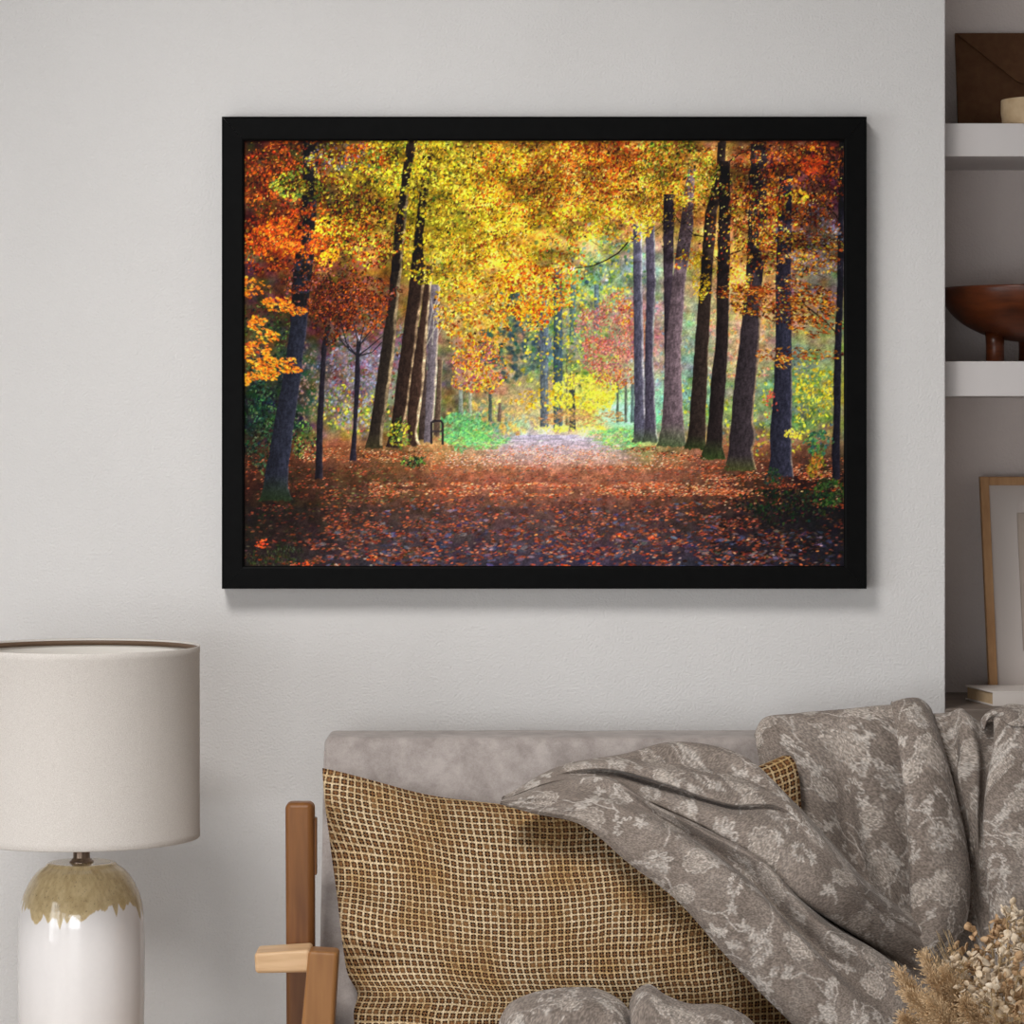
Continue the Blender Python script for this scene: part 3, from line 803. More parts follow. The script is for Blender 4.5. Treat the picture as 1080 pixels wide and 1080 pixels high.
# thin dark twigs and sparkle all over the upper half
for _ in range(150):
    x = prng.uniform(257, 890); y = prng.uniform(150, 290); a = prng.normal(.5, .8); l = prng.uniform(5, 16)
    stroke([(x, y), (x + l * math.cos(a), y + l * math.sin(a))], .9, .6, (46, 30, 22), .6)
scatter(700, 573, 205, 316, 55, [(252, 236, 130), (250, 220, 100), (244, 190, 80)], (.6, 1.3), (.85, 1.02), (.5, .95), box_=True)
scatter(900, 573, 205, 316, 55, DARK, (.7, 1.5), (.8, 1.2), (.4, .9), box_=True)
scatter(140, 480, 215, 50, 50, [(252, 236, 60), (240, 226, 60)], (1.3, 2.6), (.9, 1.02), (.7, 1))

# leaves over the trunk feet, grain and contrast
for x, y, w_ in ((291, 528, 22), (336, 506, 6), (371, 487, 6), (394, 473, 12), (415, 473, 12), (436, 471, 9), (673, 467, 9), (685, 467, 10), (707, 472, 18), (732, 476, 13), (750, 485, 17), (781, 497, 20), (823, 504, 16), (882, 508, 6)):
    scatter(int(w_ * 2.2), x, y + 1.5, w_, 3, LIT + MID + SHD if x > 320 else SHD, (1, 2), (.6, 1.05), flat=.35, tilt=0, clump=.2)
gr = fbm(XX / 1.1, YY / 1.1, 71, 2) - .5
gr2 = fbm(XX / 3, YY / 2.4, 73, 3) - .5
gr3 = np.clip((fbm(XX / 26, YY / 15, 75, 3) - .5) * 2.2, -.5, .5) * np.clip((330 - YY) / 60, 0, 1)
A *= (1 + .40 * gr + .26 * gr2 + .55 * gr3)[..., None]
A = np.clip(A, 2, 254)
lum_ = A.mean(-1, keepdims=True)
A = A + (lum_ - 112) * .16 - 4
A = np.clip(A, 3, 253)
PRINT_LIGHT = 0.66
colr = np.clip(lin(np.clip(A, 4, 253)) / PRINT_LIGHT, .004, .97)
m_print, nt, b = new_mat('autumn_forest_print', 0.7, 0.12)
at = N(nt, 'ShaderNodeVertexColor', _layer_name='Col')
nt.links.new(at.outputs['Color'], b.inputs['Base Color'])

YFR = -.043
pic = thing('framed_forest_print', 'large black-framed photo print of an autumn forest path on the pale wall', 'picture', (PX(574, 0), 0, PZ(372, 0)))
Vp = P(XX, YY, YFR + .006 + 0 * XX)
grid_obj('print', Vp, m_print, pic, col=colr, flip=True)
m_blk, nt, b = new_mat('black_frame_lacquer', 0.5, 0.06)
v = objvec(nt, (20, 20, 20))
nt.links.new(ramp(nt, noise(nt, 3, 3, v), [(.3, rgba((8, 8, 8))), (.7, rgba((12, 12, 12)))]), b.inputs['Base Color'])
bump(nt, b, noise(nt, 40, 2, v), .05, .0005)
ox0, ox1, oz0, oz1 = PX(234, YFR), PX(914, YFR), PZ(621, YFR), PZ(123, YFR)
ix0, ix1, iz0, iz1 = PX(257.5, YFR), PX(890.2, YFR), PZ(597, YFR), PZ(148.4, YFR)
# profile: outer lip, flat face, inner lip
prf = [(0.0, -.004), (0.0, YFR - .001), (.002, YFR - .003), (.004, YFR - .003), (.006, YFR - .0015), (.90, YFR - .0015), (.955, YFR - .0005), (1.0, YFR + .0012), (1.0, YFR + .008), (.9, YFR + .009), (.9, -.004)]
def rail(A0, A1, B0, B1):
    """mitred rail between outer edge A0-A1 and inner edge B0-B1 (x, z)"""
    vs, fs = [], []
    A0, A1, B0, B1 = map(np.array, (A0, A1, B0, B1))
    for (o, i) in ((A0, B0), (A1, B1)):
        for s, y in prf:
            if 0 < s < .01:
                s = s * 10
            q = o + (i - o) * s
            vs.append((q[0], y, q[1]))
    k = len(prf)
    for j in range(k):
        fs.append((j, (j + 1) % k, k + (j + 1) % k, k + j))
    fs += [tuple(range(k))[::-1], tuple(range(k, 2 * k))]
    bm = bmesh.new()
    bv = [bm.verts.new(tuple(map(float, q))) for q in vs]
    for f in fs: bm.faces.new([bv[i] for i in f])
    bm_obj('rail', bm, m_blk, pic)
g = .00008
rail((ox0 + g, oz1), (ox1 - g, oz1), (ix0 + g, iz1), (ix1 - g, iz1))
rail((ox0 + g, oz0), (ox1 - g, oz0), (ix0 + g, iz0), (ix1 - g, iz0))
rail((ox0, oz0 + g), (ox0, oz1 - g), (ix0, iz0 + g), (ix0, iz1 - g))
rail((ox1, oz0 + g), (ox1, oz1 - g), (ix1, iz0 + g), (ix1, iz1 - g))
box('backing', (PX(255, 0), YFR + .0075, PZ(599, 0)), (PX(891.5, 0), -.001, PZ(146.5, 0)), m_blk, pic)
# ------------------------------------------------------------------ table lamp on a round side table
LY = -.45
LS = (LY - CAMY) / F
LX = PX(86, LY)
ZB = PZ(1128, LY)
lamp = thing('table_lamp', 'white ceramic table lamp with tan drip glaze and linen drum shade', 'lamp', (LX, LY, ZB))
M_linen, nt, b = new_mat('linen', 0.9, 0.1)
uvn = N(nt, 'ShaderNodeNewGeometry'); v = objvec(nt)
f1 = noise(nt, 1.0, 3, objvec(nt, (420, 420, 1600))); f2 = noise(nt, 1.0, 3, objvec(nt, (1600, 1600, 420)))
f = math_node(nt, 'MULTIPLY', math_node(nt, 'ADD', f1, f2), .5)
nt.links.new(ramp(nt, f, [(.35, rgba((206, 197, 189))), (.65, rgba((234, 227, 220)))]), b.inputs['Base Color'])
bump(nt, b, f, 1.0, .0016)
M_lining = plain('white_lining', (240, 236, 230), None, 5, .9, .1)
sr = 124.5 * LS
zt, zb_ = PZ(681, LY), PZ(883, LY)
h = zt - zb_
sh = lathe('lamp_shade', [(sr - .0022, .001), (sr - .0008, 0), (sr, .0012), (sr, .012), (sr - .0006, .0135), (sr - .0004, h * .5), (sr - .0006, h - .0135), (sr, h - .012), (sr, h - .0012), (sr - .0008, h), (sr - .0022, h - .001)],
           (LX, LY, zb_), M_linen, lamp, 160)
lathe('lining', [(sr - .0024, .001), (sr - .0028, h * .5), (sr - .0024, h - .001)], (LX, LY, zb_), M_lining, sh, 160)
M_brass = plain('brown_trim', (110, 88, 70), None, 5, .5, .3)
lathe('rim', [(sr - .0030, h - .012), (sr - .0048, h - .012), (sr - .0048, h - .0035), (sr - .0030, h - .0035), (sr - .0030, h - .012)], (LX, LY, zb_), M_brass, sh, 160)
# ceramic body; glaze edge is a mark of the glaze itself
def zz(py): return PZ(py, LY) - ZB
R = LS
bp = [(0, 0), (50, 1128), (56, 1126), (61, 1118), (64, 1105), (65.6, 1085), (66.4, 1050), (66.6, 1010), (66.4, 985), (65.8, 968), (64.2, 954), (61, 942), (56, 931), (50.5, 922.5), (44.5, 916.5), (39.5, 913.4), (37.4, 912), (36.9, 910.5), (35.6, 909.4), (33, 909), (12, 909)]
pp = [(0.0, 0.0)] + [(r * R, zz(y)) for r, y in bp[1:]]
pp = np.array(pp)
d = np.r_[0, np.cumsum(np.hypot(*np.diff(pp, axis=0).T))]
tt = np.linspace(0, d[-1], 300)
prof = np.stack([np.interp(tt, d, pp[:, 0]), np.interp(tt, d, pp[:, 1])], 1)
for _ in range(3):
    prof[1:-1] = (prof[:-2] + 2 * prof[1:-1] + prof[2:]) / 4
def glaze(th, z):
    # drips: a wavy edge with pointed runs
    n = 26
    u = (th / (2 * PI)) * n + .35 * np.sin(th * 7)
    k = np.floor(u); fr = u - k
    hsh = vnoise(k * 1.0, 0 * k, 77)
    tri = np.abs(fr - (.3 + .4 * hsh)) * 2
    py = 953 + 9 * np.sin(th * 3 + .8) * .6 + 7 * (fbm(th * 9, 0 * th, 12, 3) - .5) + (6 + 9 * hsh) * np.clip(1 - tri * 1.35, 0, 1) ** .8
    zl = PZ(py, LY)
    m = np.clip((z - zl) / .0016 + .5, 0, 1)
    s = fbm(th * 16, z * 120, 5, 4)
    s2 = fbm(th * 60, z * 500, 15, 2)
    tan = lin((176, 150, 106)) * (1 - s[..., None]) + lin((216, 194, 150)) * s[..., None]
    tan = tan * (1 - .5 * np.clip((s2 - .72) * 6, 0, 1))[..., None]
    ed = np.exp(-((z - zl) / .004) ** 2)[..., None] * (z > zl)[..., None]
    tan = tan * (1 - .3 * ed) + lin((226, 200, 150)) * .3 * ed
    wht = lin((243, 238, 236)) * (0.97 + .03 * s[..., None])
    return tan * m[..., None] + wht * (1 - m[..., None])
M_cer, nt, b = new_mat('glazed_ceramic', .13, .5)
nt.links.new(N(nt, 'ShaderNodeVertexColor', _layer_name='Col').outputs['Color'], b.inputs['Base Color'])
b.inputs['Coat Weight'].default_value = .4; b.inputs['Coat Roughness'].default_value = .05
bump(nt, b, noise(nt, 45, 2, objvec(nt)), .05, .004)
lathe('lamp_base', prof, (LX, LY, ZB), M_cer, lamp, 720, colfun=glaze)
M_neck = plain('bronze_metal', (120, 104, 92), (146, 128, 114), 40, .28, .5, metal=1.0)
zn = PZ(909, LY) - .001
nk = zb_ + .03 - zn
lathe('neck', [(0, 0), (12.6 * R, 0), (12.9 * R, .0015), (12.4 * R, .0035), (10.6 * R, .0045), (10.9 * R, .006), (9.2 * R, .0075), (8.9 * R, .009), (8.9 * R, nk * .9), (8.2 * R, nk * .92), (8.2 * R, nk), (0, nk)], (LX, LY, zn), M_neck, lamp, 48)
# spider that carries the shade from the neck
s_ = Soup()
for k in range(3):
    a = k * 2 * PI / 3 + .3
    zc = zn + nk - .004
    s_.add(*tube_arrays([(LX, LY, zc), (LX + .5 * sr * math.cos(a), LY + .5 * sr * math.sin(a), zc + .004), (LX + (sr - .004) * math.cos(a), LY + (sr - .004) * math.sin(a), zc + .012)], .0018, 8))
s_.obj('spider', M_neck, lamp)

M_tab = wood('pale_ash', (176, 146, 112), (206, 178, 142), (3, 26, 26), .5)
st = thing('side_table', 'round pale wooden side table under the lamp', 'side table', (LX, LY, 0))
lathe('table_top', [(0, -.024), (.235, -.024), (.242, -.020), (.245, -.012), (.242, -.004), (.236, 0), (0, 0)], (LX, LY, ZB), M_tab, st, 96)
for k in range(3):
    a = k * 2 * PI / 3 + PI / 2
    s_ = Soup()
    s_.add(*tube_arrays([(LX + .16 * math.cos(a), LY + .16 * math.sin(a), ZB - .022), (LX + .2 * math.cos(a), LY + .2 * math.sin(a), 0)], [.018, .011], 16))
    s_.obj('leg', M_tab, st)

# ------------------------------------------------------------------ sofa
SX0, SX1 = PX(342, -.30), 1.36
sofa = thing('sofa', 'wood-framed sofa with pale taupe suede cushions against the wall', 'sofa', (.5, -.6, 0))
M_suede, nt, b = new_mat('taupe_suede', .95, .1)
v = objvec(nt)
f1 = noise(nt, 20, 6, v, .7); f2 = noise(nt, 420, 2, v)
f = math_node(nt, 'ADD', math_node(nt, 'MULTIPLY', f1, .8), math_node(nt, 'MULTIPLY', f2, .2))
nt.links.new(ramp(nt, f, [(.38, rgba((150, 140, 135))), (.62, rgba((182, 172, 167)))]), b.inputs['Base Color'])
b.inputs['Sheen Weight'].default_value = .25
bump(nt, b, f, .3, .003)


def cushion_box(name, x0, x1, front, back, z0, z1, r, mat, parent, bulge=.01, nx=90, nz=40):
    """rounded upholstered block; front(z), back(z) give its distance from the wall"""
    bm = bmesh.new()
    pts = [(x0, front(z0), z0), (x1, front(z0), z0), (x1, back(z0), z0), (x0, back(z0), z0),
           (x0, front(z1), z1), (x1, front(z1), z1), (x1, back(z1), z1), (x0, back(z1), z1)]
    bm_hexa(bm, pts, r, 6)
    bmesh.ops.subdivide_edges(bm, edges=[e for e in bm.edges if e.calc_length() > .2], cuts=40, use_grid_fill=True)
    for v_ in bm.verts:
        x, y, z = v_.co
        n = (fbm(np.array([x * 7]), np.array([z * 7 + y * 5]), 9, 3)[0] - .5)
        v_.co.y += n * bulge
        v_.co.z += n * bulge * .35 * (1 if z > (z0 + z1) / 2 else 0)
    return bm_obj(name, bm, mat, parent, smooth=True)


def sf(z): return -.50 + (z - .45) * (.20 / .484)
zt_ = PZ(777, -.285)
bc = cushion_box('back_cushion', SX0, SX1, sf, lambda z: sf(z) + .15, .435, zt_, .013, M_suede, sofa, .012)
pz = np.linspace(.46, zt_ - .024, 40)
s_ = Soup()
s_.add(*tube_arrays([(SX0 + .004 - .002 * math.sin(z * 9), sf(z) + .008, z) for z in pz], .0026, 8))
s_.obj('piping', M_suede, bc)
cushion_box('seat_cushion', SX0 + .06, SX1, lambda z: -1.12, lambda z: -.36, .29, .428, .03, M_suede, sofa, .008)

M_teak = wood('dark_teak', (98, 58, 26), (142, 92, 46), (16, 16, 1.6), .4)
M_teak2 = wood('mid_teak', (126, 82, 44), (166, 117, 70), (16, 16, 1.6), .4)
M_teak3 = wood('pale_end_grain', (196, 154, 112), (232, 196, 154), (3, 16, 22), .45)
# rear post
yp = -.535
bm = bmesh.new()
xa, xb = PX(300.5, yp), PX(331, yp)
bm_hexa(bm, [(xa + .004, yp, 0), (xb + .002, yp, 0), (xb + .002, yp + .045, 0), (xa + .004, yp + .045, 0),
             (xa, yp, PZ(847, yp)), (xb, yp, PZ(847, yp)), (xb, yp + .045, PZ(847, yp)), (xa, yp + .045, PZ(847, yp))], .0105, 5)
bm_obj('rear_post', bm, M_teak, sofa)
box('bracket', (xb - .001, yp + .012, PZ(924, yp)), (xb + .0038, yp + .036, PZ(864, yp)), M_teak, sofa, .0012)
# armrest
ya = -.62
bm = bmesh.new()
a0, a1 = PX(268, ya), PX(327, ya)
bm_hexa(bm, [(a0 + .002, ya, PZ(1027, ya)), (a1, ya, PZ(1026, ya)), (a1, yp - .001, PZ(1026, ya)), (a0 + .002, yp - .001, PZ(1027, ya)),
             (a0, ya, PZ(1005.5, ya)), (a1, ya, PZ(1002, ya)), (a1, yp - .001, PZ(1002, ya)), (a0, yp - .001, PZ(1005.5, ya))], .006, 4)
bm_obj('armrest', bm, M_teak3, sofa)
# front leg, leaning out towards the floor
yl = -.628
def lx(py, l): return PX((325 - (py - 1006) * 7 / 74) if l else (356.5 - (py - 1006) * 4.2 / 74), yl)
bm = bmesh.new()
pyf = HY + CAMZ / ((yl - CAMY) / F)
bm_hexa(bm, [(lx(pyf, 1), yl, 0), (lx(pyf, 0), yl, 0), (lx(pyf, 0), yl + .06, 0), (lx(pyf, 1), yl + .06, 0),
             (lx(1005, 1), yl, PZ(1003, yl)), (lx(1005, 0), yl, PZ(1005, yl)), (lx(1005, 0), yl + .06, PZ(1005, yl)), (lx(1005, 1), yl + .06, PZ(1003, yl))], .007, 4)
bm_obj('front_leg', bm, M_teak2, sofa)
box('seat_rail', (SX0 + .03, -1.08, .22), (SX1, -1.03, .288), M_teak2, sofa, .006)
box('seat_rail', (SX0 + .03, -.42, .22), (SX1, -.37, .288), M_teak2, sofa, .006)
for y0 in (-1.08, -.42):
    box('leg', (SX1 - .06, y0, 0), (SX1 - .01, y0 + .05, .22), M_teak2, sofa, .006)
box('leg', (SX0 + .03, -1.08, 0), (SX0 + .08, -1.03, .22), M_teak2, sofa, .006)
box('side_rail', (SX0 + .032, -1.03, .23), (SX0 + .075, -.42, .285), M_teak2, sofa, .006)
box('side_rail', (SX1 - .06, -1.03, .23), (SX1 - .015, -.42, .285), M_teak2, sofa, .006)

# ------------------------------------------------------------------ woven cushion
def polyline(pts, n):
    """smooth curve through points, n samples"""
    p = np.array(pts, float)
    d = np.r_[0, np.cumsum(np.linalg.norm(np.diff(p, axis=0), axis=1))]
    return hermite(d / d[-1], p, np.linspace(0, 1, n))


def hermite(t, p, s):
    """non-uniform finite-difference cubic through p at t, sampled at s (vectorised over trailing axes)"""
    t = np.asarray(t, float); dt = np.diff(t)
    sl = np.diff(p, axis=0) / dt.reshape(-1, *([1] * (p.ndim - 1)))
    m = np.empty_like(p)
    m[0], m[-1] = sl[0], sl[-1]
    w = (dt[1:] / (dt[:-1] + dt[1:])).reshape(-1, *([1] * (p.ndim - 1)))
    m[1:-1] = sl[:-1] * w + sl[1:] * (1 - w)
    k = np.clip(np.searchsorted(t, s, side='right') - 1, 0, len(t) - 2)
    hh = dt[k]; u = (s - t[k]) / hh
    sh = (-1,) + (1,) * (p.ndim - 1)
    u = u.reshape(sh); hh = hh.reshape(sh)
    return ((2 * u ** 3 - 3 * u ** 2 + 1) * p[k] + (u ** 3 - 2 * u ** 2 + u) * hh * m[k]
            + (-2 * u ** 3 + 3 * u ** 2) * p[k + 1] + (u ** 3 - u ** 2) * hh * m[k + 1])


nu, nv = 420, 300
topc = polyline([(340, 810), (352, 812.5), (400, 825), (450, 838), (500, 845), (560, 850), (640, 846), (720, 832), (790, 812), (826, 797)], nu)
rgt = polyline([(826, 797), (832, 797), (838, 803), (841, 812), (845, 850), (846, 920), (844, 1000), (848, 1060), (842, 1108)], nv)
lft = polyline([(340, 810), (341, 828), (348.5, 893), (356, 950), (361.5, 997), (367, 1028), (377, 1049), (373, 1068), (376, 1090), (388, 1112)], nv)
bot = polyline([(388, 1112), (480, 1114), (600, 1112), (740, 1113), (842, 1108)], nu)
u = np.linspace(0, 1, nu)[None, :, None]; w_ = np.linspace(0, 1, nv)[:, None, None]
Q = (1 - w_) * topc[None] + w_ * bot[None] + (1 - u) * lft[:, None] + u * rgt[:, None] \
    - ((1 - u) * (1 - w_) * topc[0] + u * (1 - w_) * topc[-1] + (1 - u) * w_ * bot[0] + u * w_ * bot[-1])
U = np.linspace(0, 1, nu)[None, :]; V_ = np.linspace(0, 1, nv)[:, None]
prof_ = ((1 - np.abs(2 * U - 1) ** 2.6) * (1 - np.abs(2 * V_ - 1) ** 2.6)).clip(0) ** .55
Yedge = -.405 - .155 * V_ + 0 * U
wr = np.zeros((nv, nu))
# creases fanning from the left seam and the corners
wr += .010 * np.exp(-(U / .16) ** 2) * np.sin(V_ * 34 + 4 * U * np.sin(V_ * 9) + 1.2) * np.clip(U * 14, 0, 1)
wr += .011 * np.exp(-((U - .06) / .09) ** 2 - ((V_ - .76 - U * .5) / .05) ** 2) - .013 * np.exp(-((U - .05) / .09) ** 2 - ((V_ - .69 - U * .45) / .035) ** 2)
wr += -.012 * np.exp(-((U - .07) / .12) ** 2 - ((V_ - .90 + U * .2) / .04) ** 2) + .010 * np.exp(-((U - .08) / .12) ** 2 - ((V_ - .97) / .04) ** 2)
wr += .008 * np.exp(-((V_ - .10 - .45 * (U - .2)) / .035) ** 2 - ((U - .27) / .09) ** 2) - .006 * np.exp(-((V_ - .15 - .45 * (U - .2)) / .035) ** 2 - ((U - .26) / .09) ** 2)
wr += .012 * (fbm(U * 5, V_ * 4, 51, 3) - .5)
wr += .005 * np.exp(-(V_ / .12) ** 2) * np.sin(U * 40) * np.clip(V_ * 16, 0, 1)
wr *= np.clip(prof_ * 2.2, 0, 1)
Yf = Yedge - .125 * prof_ - wr
Yb = Yedge + .055 * prof_
M_burlap, nt, b = new_mat('woven_jute', .9, .12)
uvn = nt.nodes.new('ShaderNodeUVMap'); uvn.uv_map = 'UVMap'
sep = nt.nodes.new('ShaderNodeSeparateXYZ')
# hand-woven wander of the threads
wn = N(nt, 'ShaderNodeTexNoise', Scale=.35, Detail=2.0)
nt.links.new(uvn.outputs['UV'], wn.inputs['Vector'])
vm = nt.nodes.new('ShaderNodeVectorMath'); vm.operation = 'MULTIPLY_ADD'
nt.links.new(wn.outputs['Color'], vm.inputs[0]); vm.inputs[1].default_value = (.4, .4, 0)
nt.links.new(uvn.outputs['UV'], vm.inputs[2])
nt.links.new(vm.outputs[0], sep.inputs[0])
cu, cv = sep.outputs[0], sep.outputs[1]
fu = math_node(nt, 'FRACT', cu); fv = math_node(nt, 'FRACT', cv)
du = math_node(nt, 'ABSOLUTE', math_node(nt, 'SUBTRACT', fu, .5)); dv = math_node(nt, 'ABSOLUTE', math_node(nt, 'SUBTRACT', fv, .5))
def smooth(x, lo, hi):
    n = nt.nodes.new('ShaderNodeMapRange'); n.interpolation_type = 'SMOOTHSTEP'
    nt.links.new(x, n.inputs[0]); n.inputs[1].default_value = lo; n.inputs[2].default_value = hi
    return n.outputs[0]
tu, tv = smooth(du, .285, .39), smooth(dv, .285, .39)      # the pale cord runs between cells
cord = math_node(nt, 'MAXIMUM', tu, tv)
cross = math_node(nt, 'MAXIMUM', math_node(nt, 'SUBTRACT', 1.0, smooth(du, .05, .14)), math_node(nt, 'SUBTRACT', 1.0, smooth(dv, .05, .14)))
cell = nt.nodes.new('ShaderNodeTexWhiteNoise'); cell.noise_dimensions = '2D'
fl_ = nt.nodes.new('ShaderNodeVectorMath'); fl_.operation = 'FLOOR'
nt.links.new(vm.outputs[0], fl_.inputs[0]); nt.links.new(fl_.outputs[0], cell.inputs['Vector'])
inner = ramp(nt, cell.outputs['Value'], [(0.0, rgba((40, 24, 17))), (.35, rgba((66, 40, 27))), (.75, rgba((94, 58, 38))), (1.0, rgba((146, 108, 70)))])
inner = mix_node(nt, math_node(nt, 'MULTIPLY', cross, .8), inner, rgba((150, 106, 66)))
fib = noise(nt, 2.6, 4, vm.outputs[0], .75)
cordc = ramp(nt, fib, [(.3, rgba((164, 136, 100))), (.5, rgba((216, 190, 150))), (.72, rgba((248, 230, 202)))])
drift = noise(nt, .11, 3, vm.outputs[0], .6)
gold = ramp(nt, fib, [(.3, rgba((142, 108, 68))), (.5, rgba((190, 154, 104))), (.72, rgba((224, 194, 148)))])
cordc = mix_node(nt, smooth(drift, .38, .66), cordc, gold)
nt.links.new(mix_node(nt, cord, inner, cordc), b.inputs['Base Color'])
hgt = math_node(nt, 'ADD', math_node(nt, 'MULTIPLY', cord, 1.0), math_node(nt, 'MULTIPLY', cross, .3))
bump(nt, b, hgt, 1.0, .007)
uvg = np.stack([U * 66 + 1.1 * (fbm(U * 4, V_ * 5, 81, 2) - .5) + 0.7 * np.exp(-U / .13) * np.sin(V_ * 15), (1 - V_) * 41 + 1.3 * (fbm(U * 5, V_ * 4, 83, 2) - .5) + 0.6 * np.exp(-U / .16) * np.sin(V_ * 19 + 1)], -1)
front = P(Q[..., 0], Q[..., 1], Yf)
back = P(Q[..., 0], Q[..., 1], Yb)
idx = np.arange(nu * nv).reshape(nv, nu)
q1 = np.stack([idx[:-1, :-1], idx[1:, :-1], idx[1:, 1:], idx[:-1, 1:]], -1).reshape(-1, 4)
q2 = q1[:, ::-1] + nu * nv
raw_obj('woven_cushion', np.concatenate([front.reshape(-1, 3), back.reshape(-1, 3)]), np.concatenate([q1, q2]), M_burlap,
        uv=np.concatenate([uvg.reshape(-1, 2)] * 2))
tag(bpy.data.objects['woven_cushion'], 'large tan and brown basket-weave cushion leaning on the sofa back', 'cushion')
# ------------------------------------------------------------------ floral throw blanket
# printed pattern, one repeat
TN = 900
TM = .60                       # metres per repeat
T = np.zeros((TN, TN)); TP = np.zeros((TN, TN))
brng = np.random.default_rng(5)
def dab(x, y, r, val, arr=None, soft=.8):
    arr = T if arr is None else arr
    k = int(r + 2)
    ii = np.arange(-k, k + 1)
    d = np.sqrt((ii[None, :] - (x - round(x))) ** 2 + (ii[:, None] - (y - round(y))) ** 2)
    m = np.clip((r - d) / soft + .5, 0, 1) * val
    jx = (round(x) + ii) % TN; jy = (round(y) + ii) % TN
    s = np.ix_(jy, jx)
    arr[s] = np.maximum(arr[s], m)
def line(pts, w, val):
    p = np.array(pts, float)
    d = np.r_[0, np.cumsum(np.linalg.norm(np.diff(p, axis=0), axis=1))]
    for t in np.arange(0, d[-1], .9):
        x, y = np.interp(t, d, p[:, 0]), np.interp(t, d, p[:, 1])
        dab(x, y, w * (.8 + .4 * vnoise(np.array([x / 9]), np.array([y / 9]), 2)[0]), val)
def fillpoly(cx_, cy_, rf, val, speck=.5, arr=None):
    """rf(angle) outline radius"""
    arr = T if arr is None else arr
    R_ = int(max(rf(a) for a in np.linspace(0, 6.3, 40)) + 2)
    ii = np.arange(-R_, R_ + 1)
    X, Y = np.meshgrid(ii, ii)
    a = np.arctan2(Y, X); r = np.hypot(X, Y)
    m = np.clip(rf(a) - r + .5, 0, 1) * val * (1 - speck + speck * brng.random(X.shape))
    s = np.ix_((int(cy_) + ii) % TN, (int(cx_) + ii) % TN)
    arr[s] = np.maximum(arr[s], m)
def blossom(x, y, r, val):       # small star flower, filled
    ph = brng.uniform(0, 6.3); n = int(brng.integers(4, 6))
    rf = lambda a: r * (.66 + .26 * np.cos(n * (a - ph)) + .12 * np.cos(2 * a + ph) + .08 * np.cos(3 * a))
    fillpoly(x, y, rf, val, .3)
def wiggle(x, y, r, val):        # jagged leaf drawn in outline
    ph = brng.uniform(0, 6.3); el = brng.uniform(.5, .9)
    n = int(brng.integers(7, 11)); a = np.linspace(0, 2 * PI * brng.uniform(.65, 1.0), 160)
    rr = r * (.72 + .22 * np.sign(np.sin(n * a)) * np.abs(np.sin(n * a)) ** .5 + .12 * np.sin(2 * a + ph))
    X = rr * np.cos(a); Y = rr * np.sin(a) * el
    line(np.stack([x + X * math.cos(ph) - Y * math.sin(ph), y + X * math.sin(ph) + Y * math.cos(ph)], 1), 2.0, val)
def big_flower(x, y, r):
    ph = brng.uniform(0, 6.3)
    rf = lambda a: r * (.82 + .14 * np.cos(7 * (a - ph)) + .07 * np.cos(12 * a))
    fillpoly(x, y, rf, .62, .75)
    fillpoly(x, y, rf, .8, .5, TP)
    for q in range(3):           # petal rings as dark gaps with light rims
        n = 5 + 3 * q; rad = r * (.25 + .27 * q)
        for i in range(n):
            a0 = 2 * PI * i / n + ph + q
            aa = np.linspace(a0 - .85 * PI / n, a0 + .85 * PI / n, 20)
            b_ = rad + r * .12 * np.sin(np.linspace(0, PI, 20))
            line(np.stack([x + b_ * np.cos(aa), y + b_ * np.sin(aa)], 1), 1.3, .95)
def vine(x, y, ang, L):
    pts = [(x, y)]
    for i in range(int(L / 12)):
        ang += brng.normal(0, .32)
        x += 12 * math.cos(ang); y += 12 * math.sin(ang); pts.append((x, y))
        if brng.random() < .22:
            s = brng.choice((-1, 1)); b_ = ang + s * brng.uniform(.6, 1.1); l = brng.uniform(18, 46)
            e = (x + l * math.cos(b_), y + l * math.sin(b_))
            line([(x, y), ((x + e[0]) / 2 + brng.normal(0, 3), (y + e[1]) / 2 + brng.normal(0, 3)), e], 1.5, .75)
            if brng.random() < .7: blossom(*e, brng.uniform(13, 23), .85)
            else: wiggle(*e, brng.uniform(12, 20), .8)
    line(pts, 1.9, .8)
cells = [(a + brng.uniform(-22, 22), c + brng.uniform(-22, 22)) for a in np.arange(56, TN, 112.5) for c in np.arange(56, TN, 112.5)]
for k, (x, y) in enumerate(cells):
    t = (k * 7 + k // 8 * 3) % 5
    if t == 0: big_flower(x, y, brng.uniform(44, 62))
    elif t == 1:
        wiggle(x, y, brng.uniform(40, 56), .85); wiggle(x + 8, y + 5, brng.uniform(20, 28), .8)
        fillpoly(x, y, lambda a: 34 + 6 * np.cos(5 * a), .38, .8)
    elif t == 2:
        vine(x - 50, y, brng.uniform(-.6, .6), 170); blossom(x, y - 40, 24, .9)
    elif t == 3:
        vine(x, y - 60, brng.uniform(1, 2), 160); big_flower(x + 10, y + 30, 36)
    else:
        wiggle(x, y, 34, .85); blossom(x + 45, y + 20, 22, .9); vine(x - 20, y + 40, brng.uniform(2, 4), 120)
for _ in range(60):           # pale stippled ground between the flowers
    rr = brng.uniform(26, 60); p1, p2 = brng.uniform(0, 6, 2)
    fillpoly(brng.uniform(0, TN), brng.uniform(0, TN), lambda a: rr * (.7 + .2 * np.cos(3 * a + p1) + .12 * np.cos(7 * a + p2)), .26, .9)
for _ in range(26): blossom(brng.uniform(0, TN), brng.uniform(0, TN), brng.uniform(9, 17), .7)
for _ in range(22): wiggle(brng.uniform(0, TN), brng.uniform(0, TN), brng.uniform(14, 24), .6)


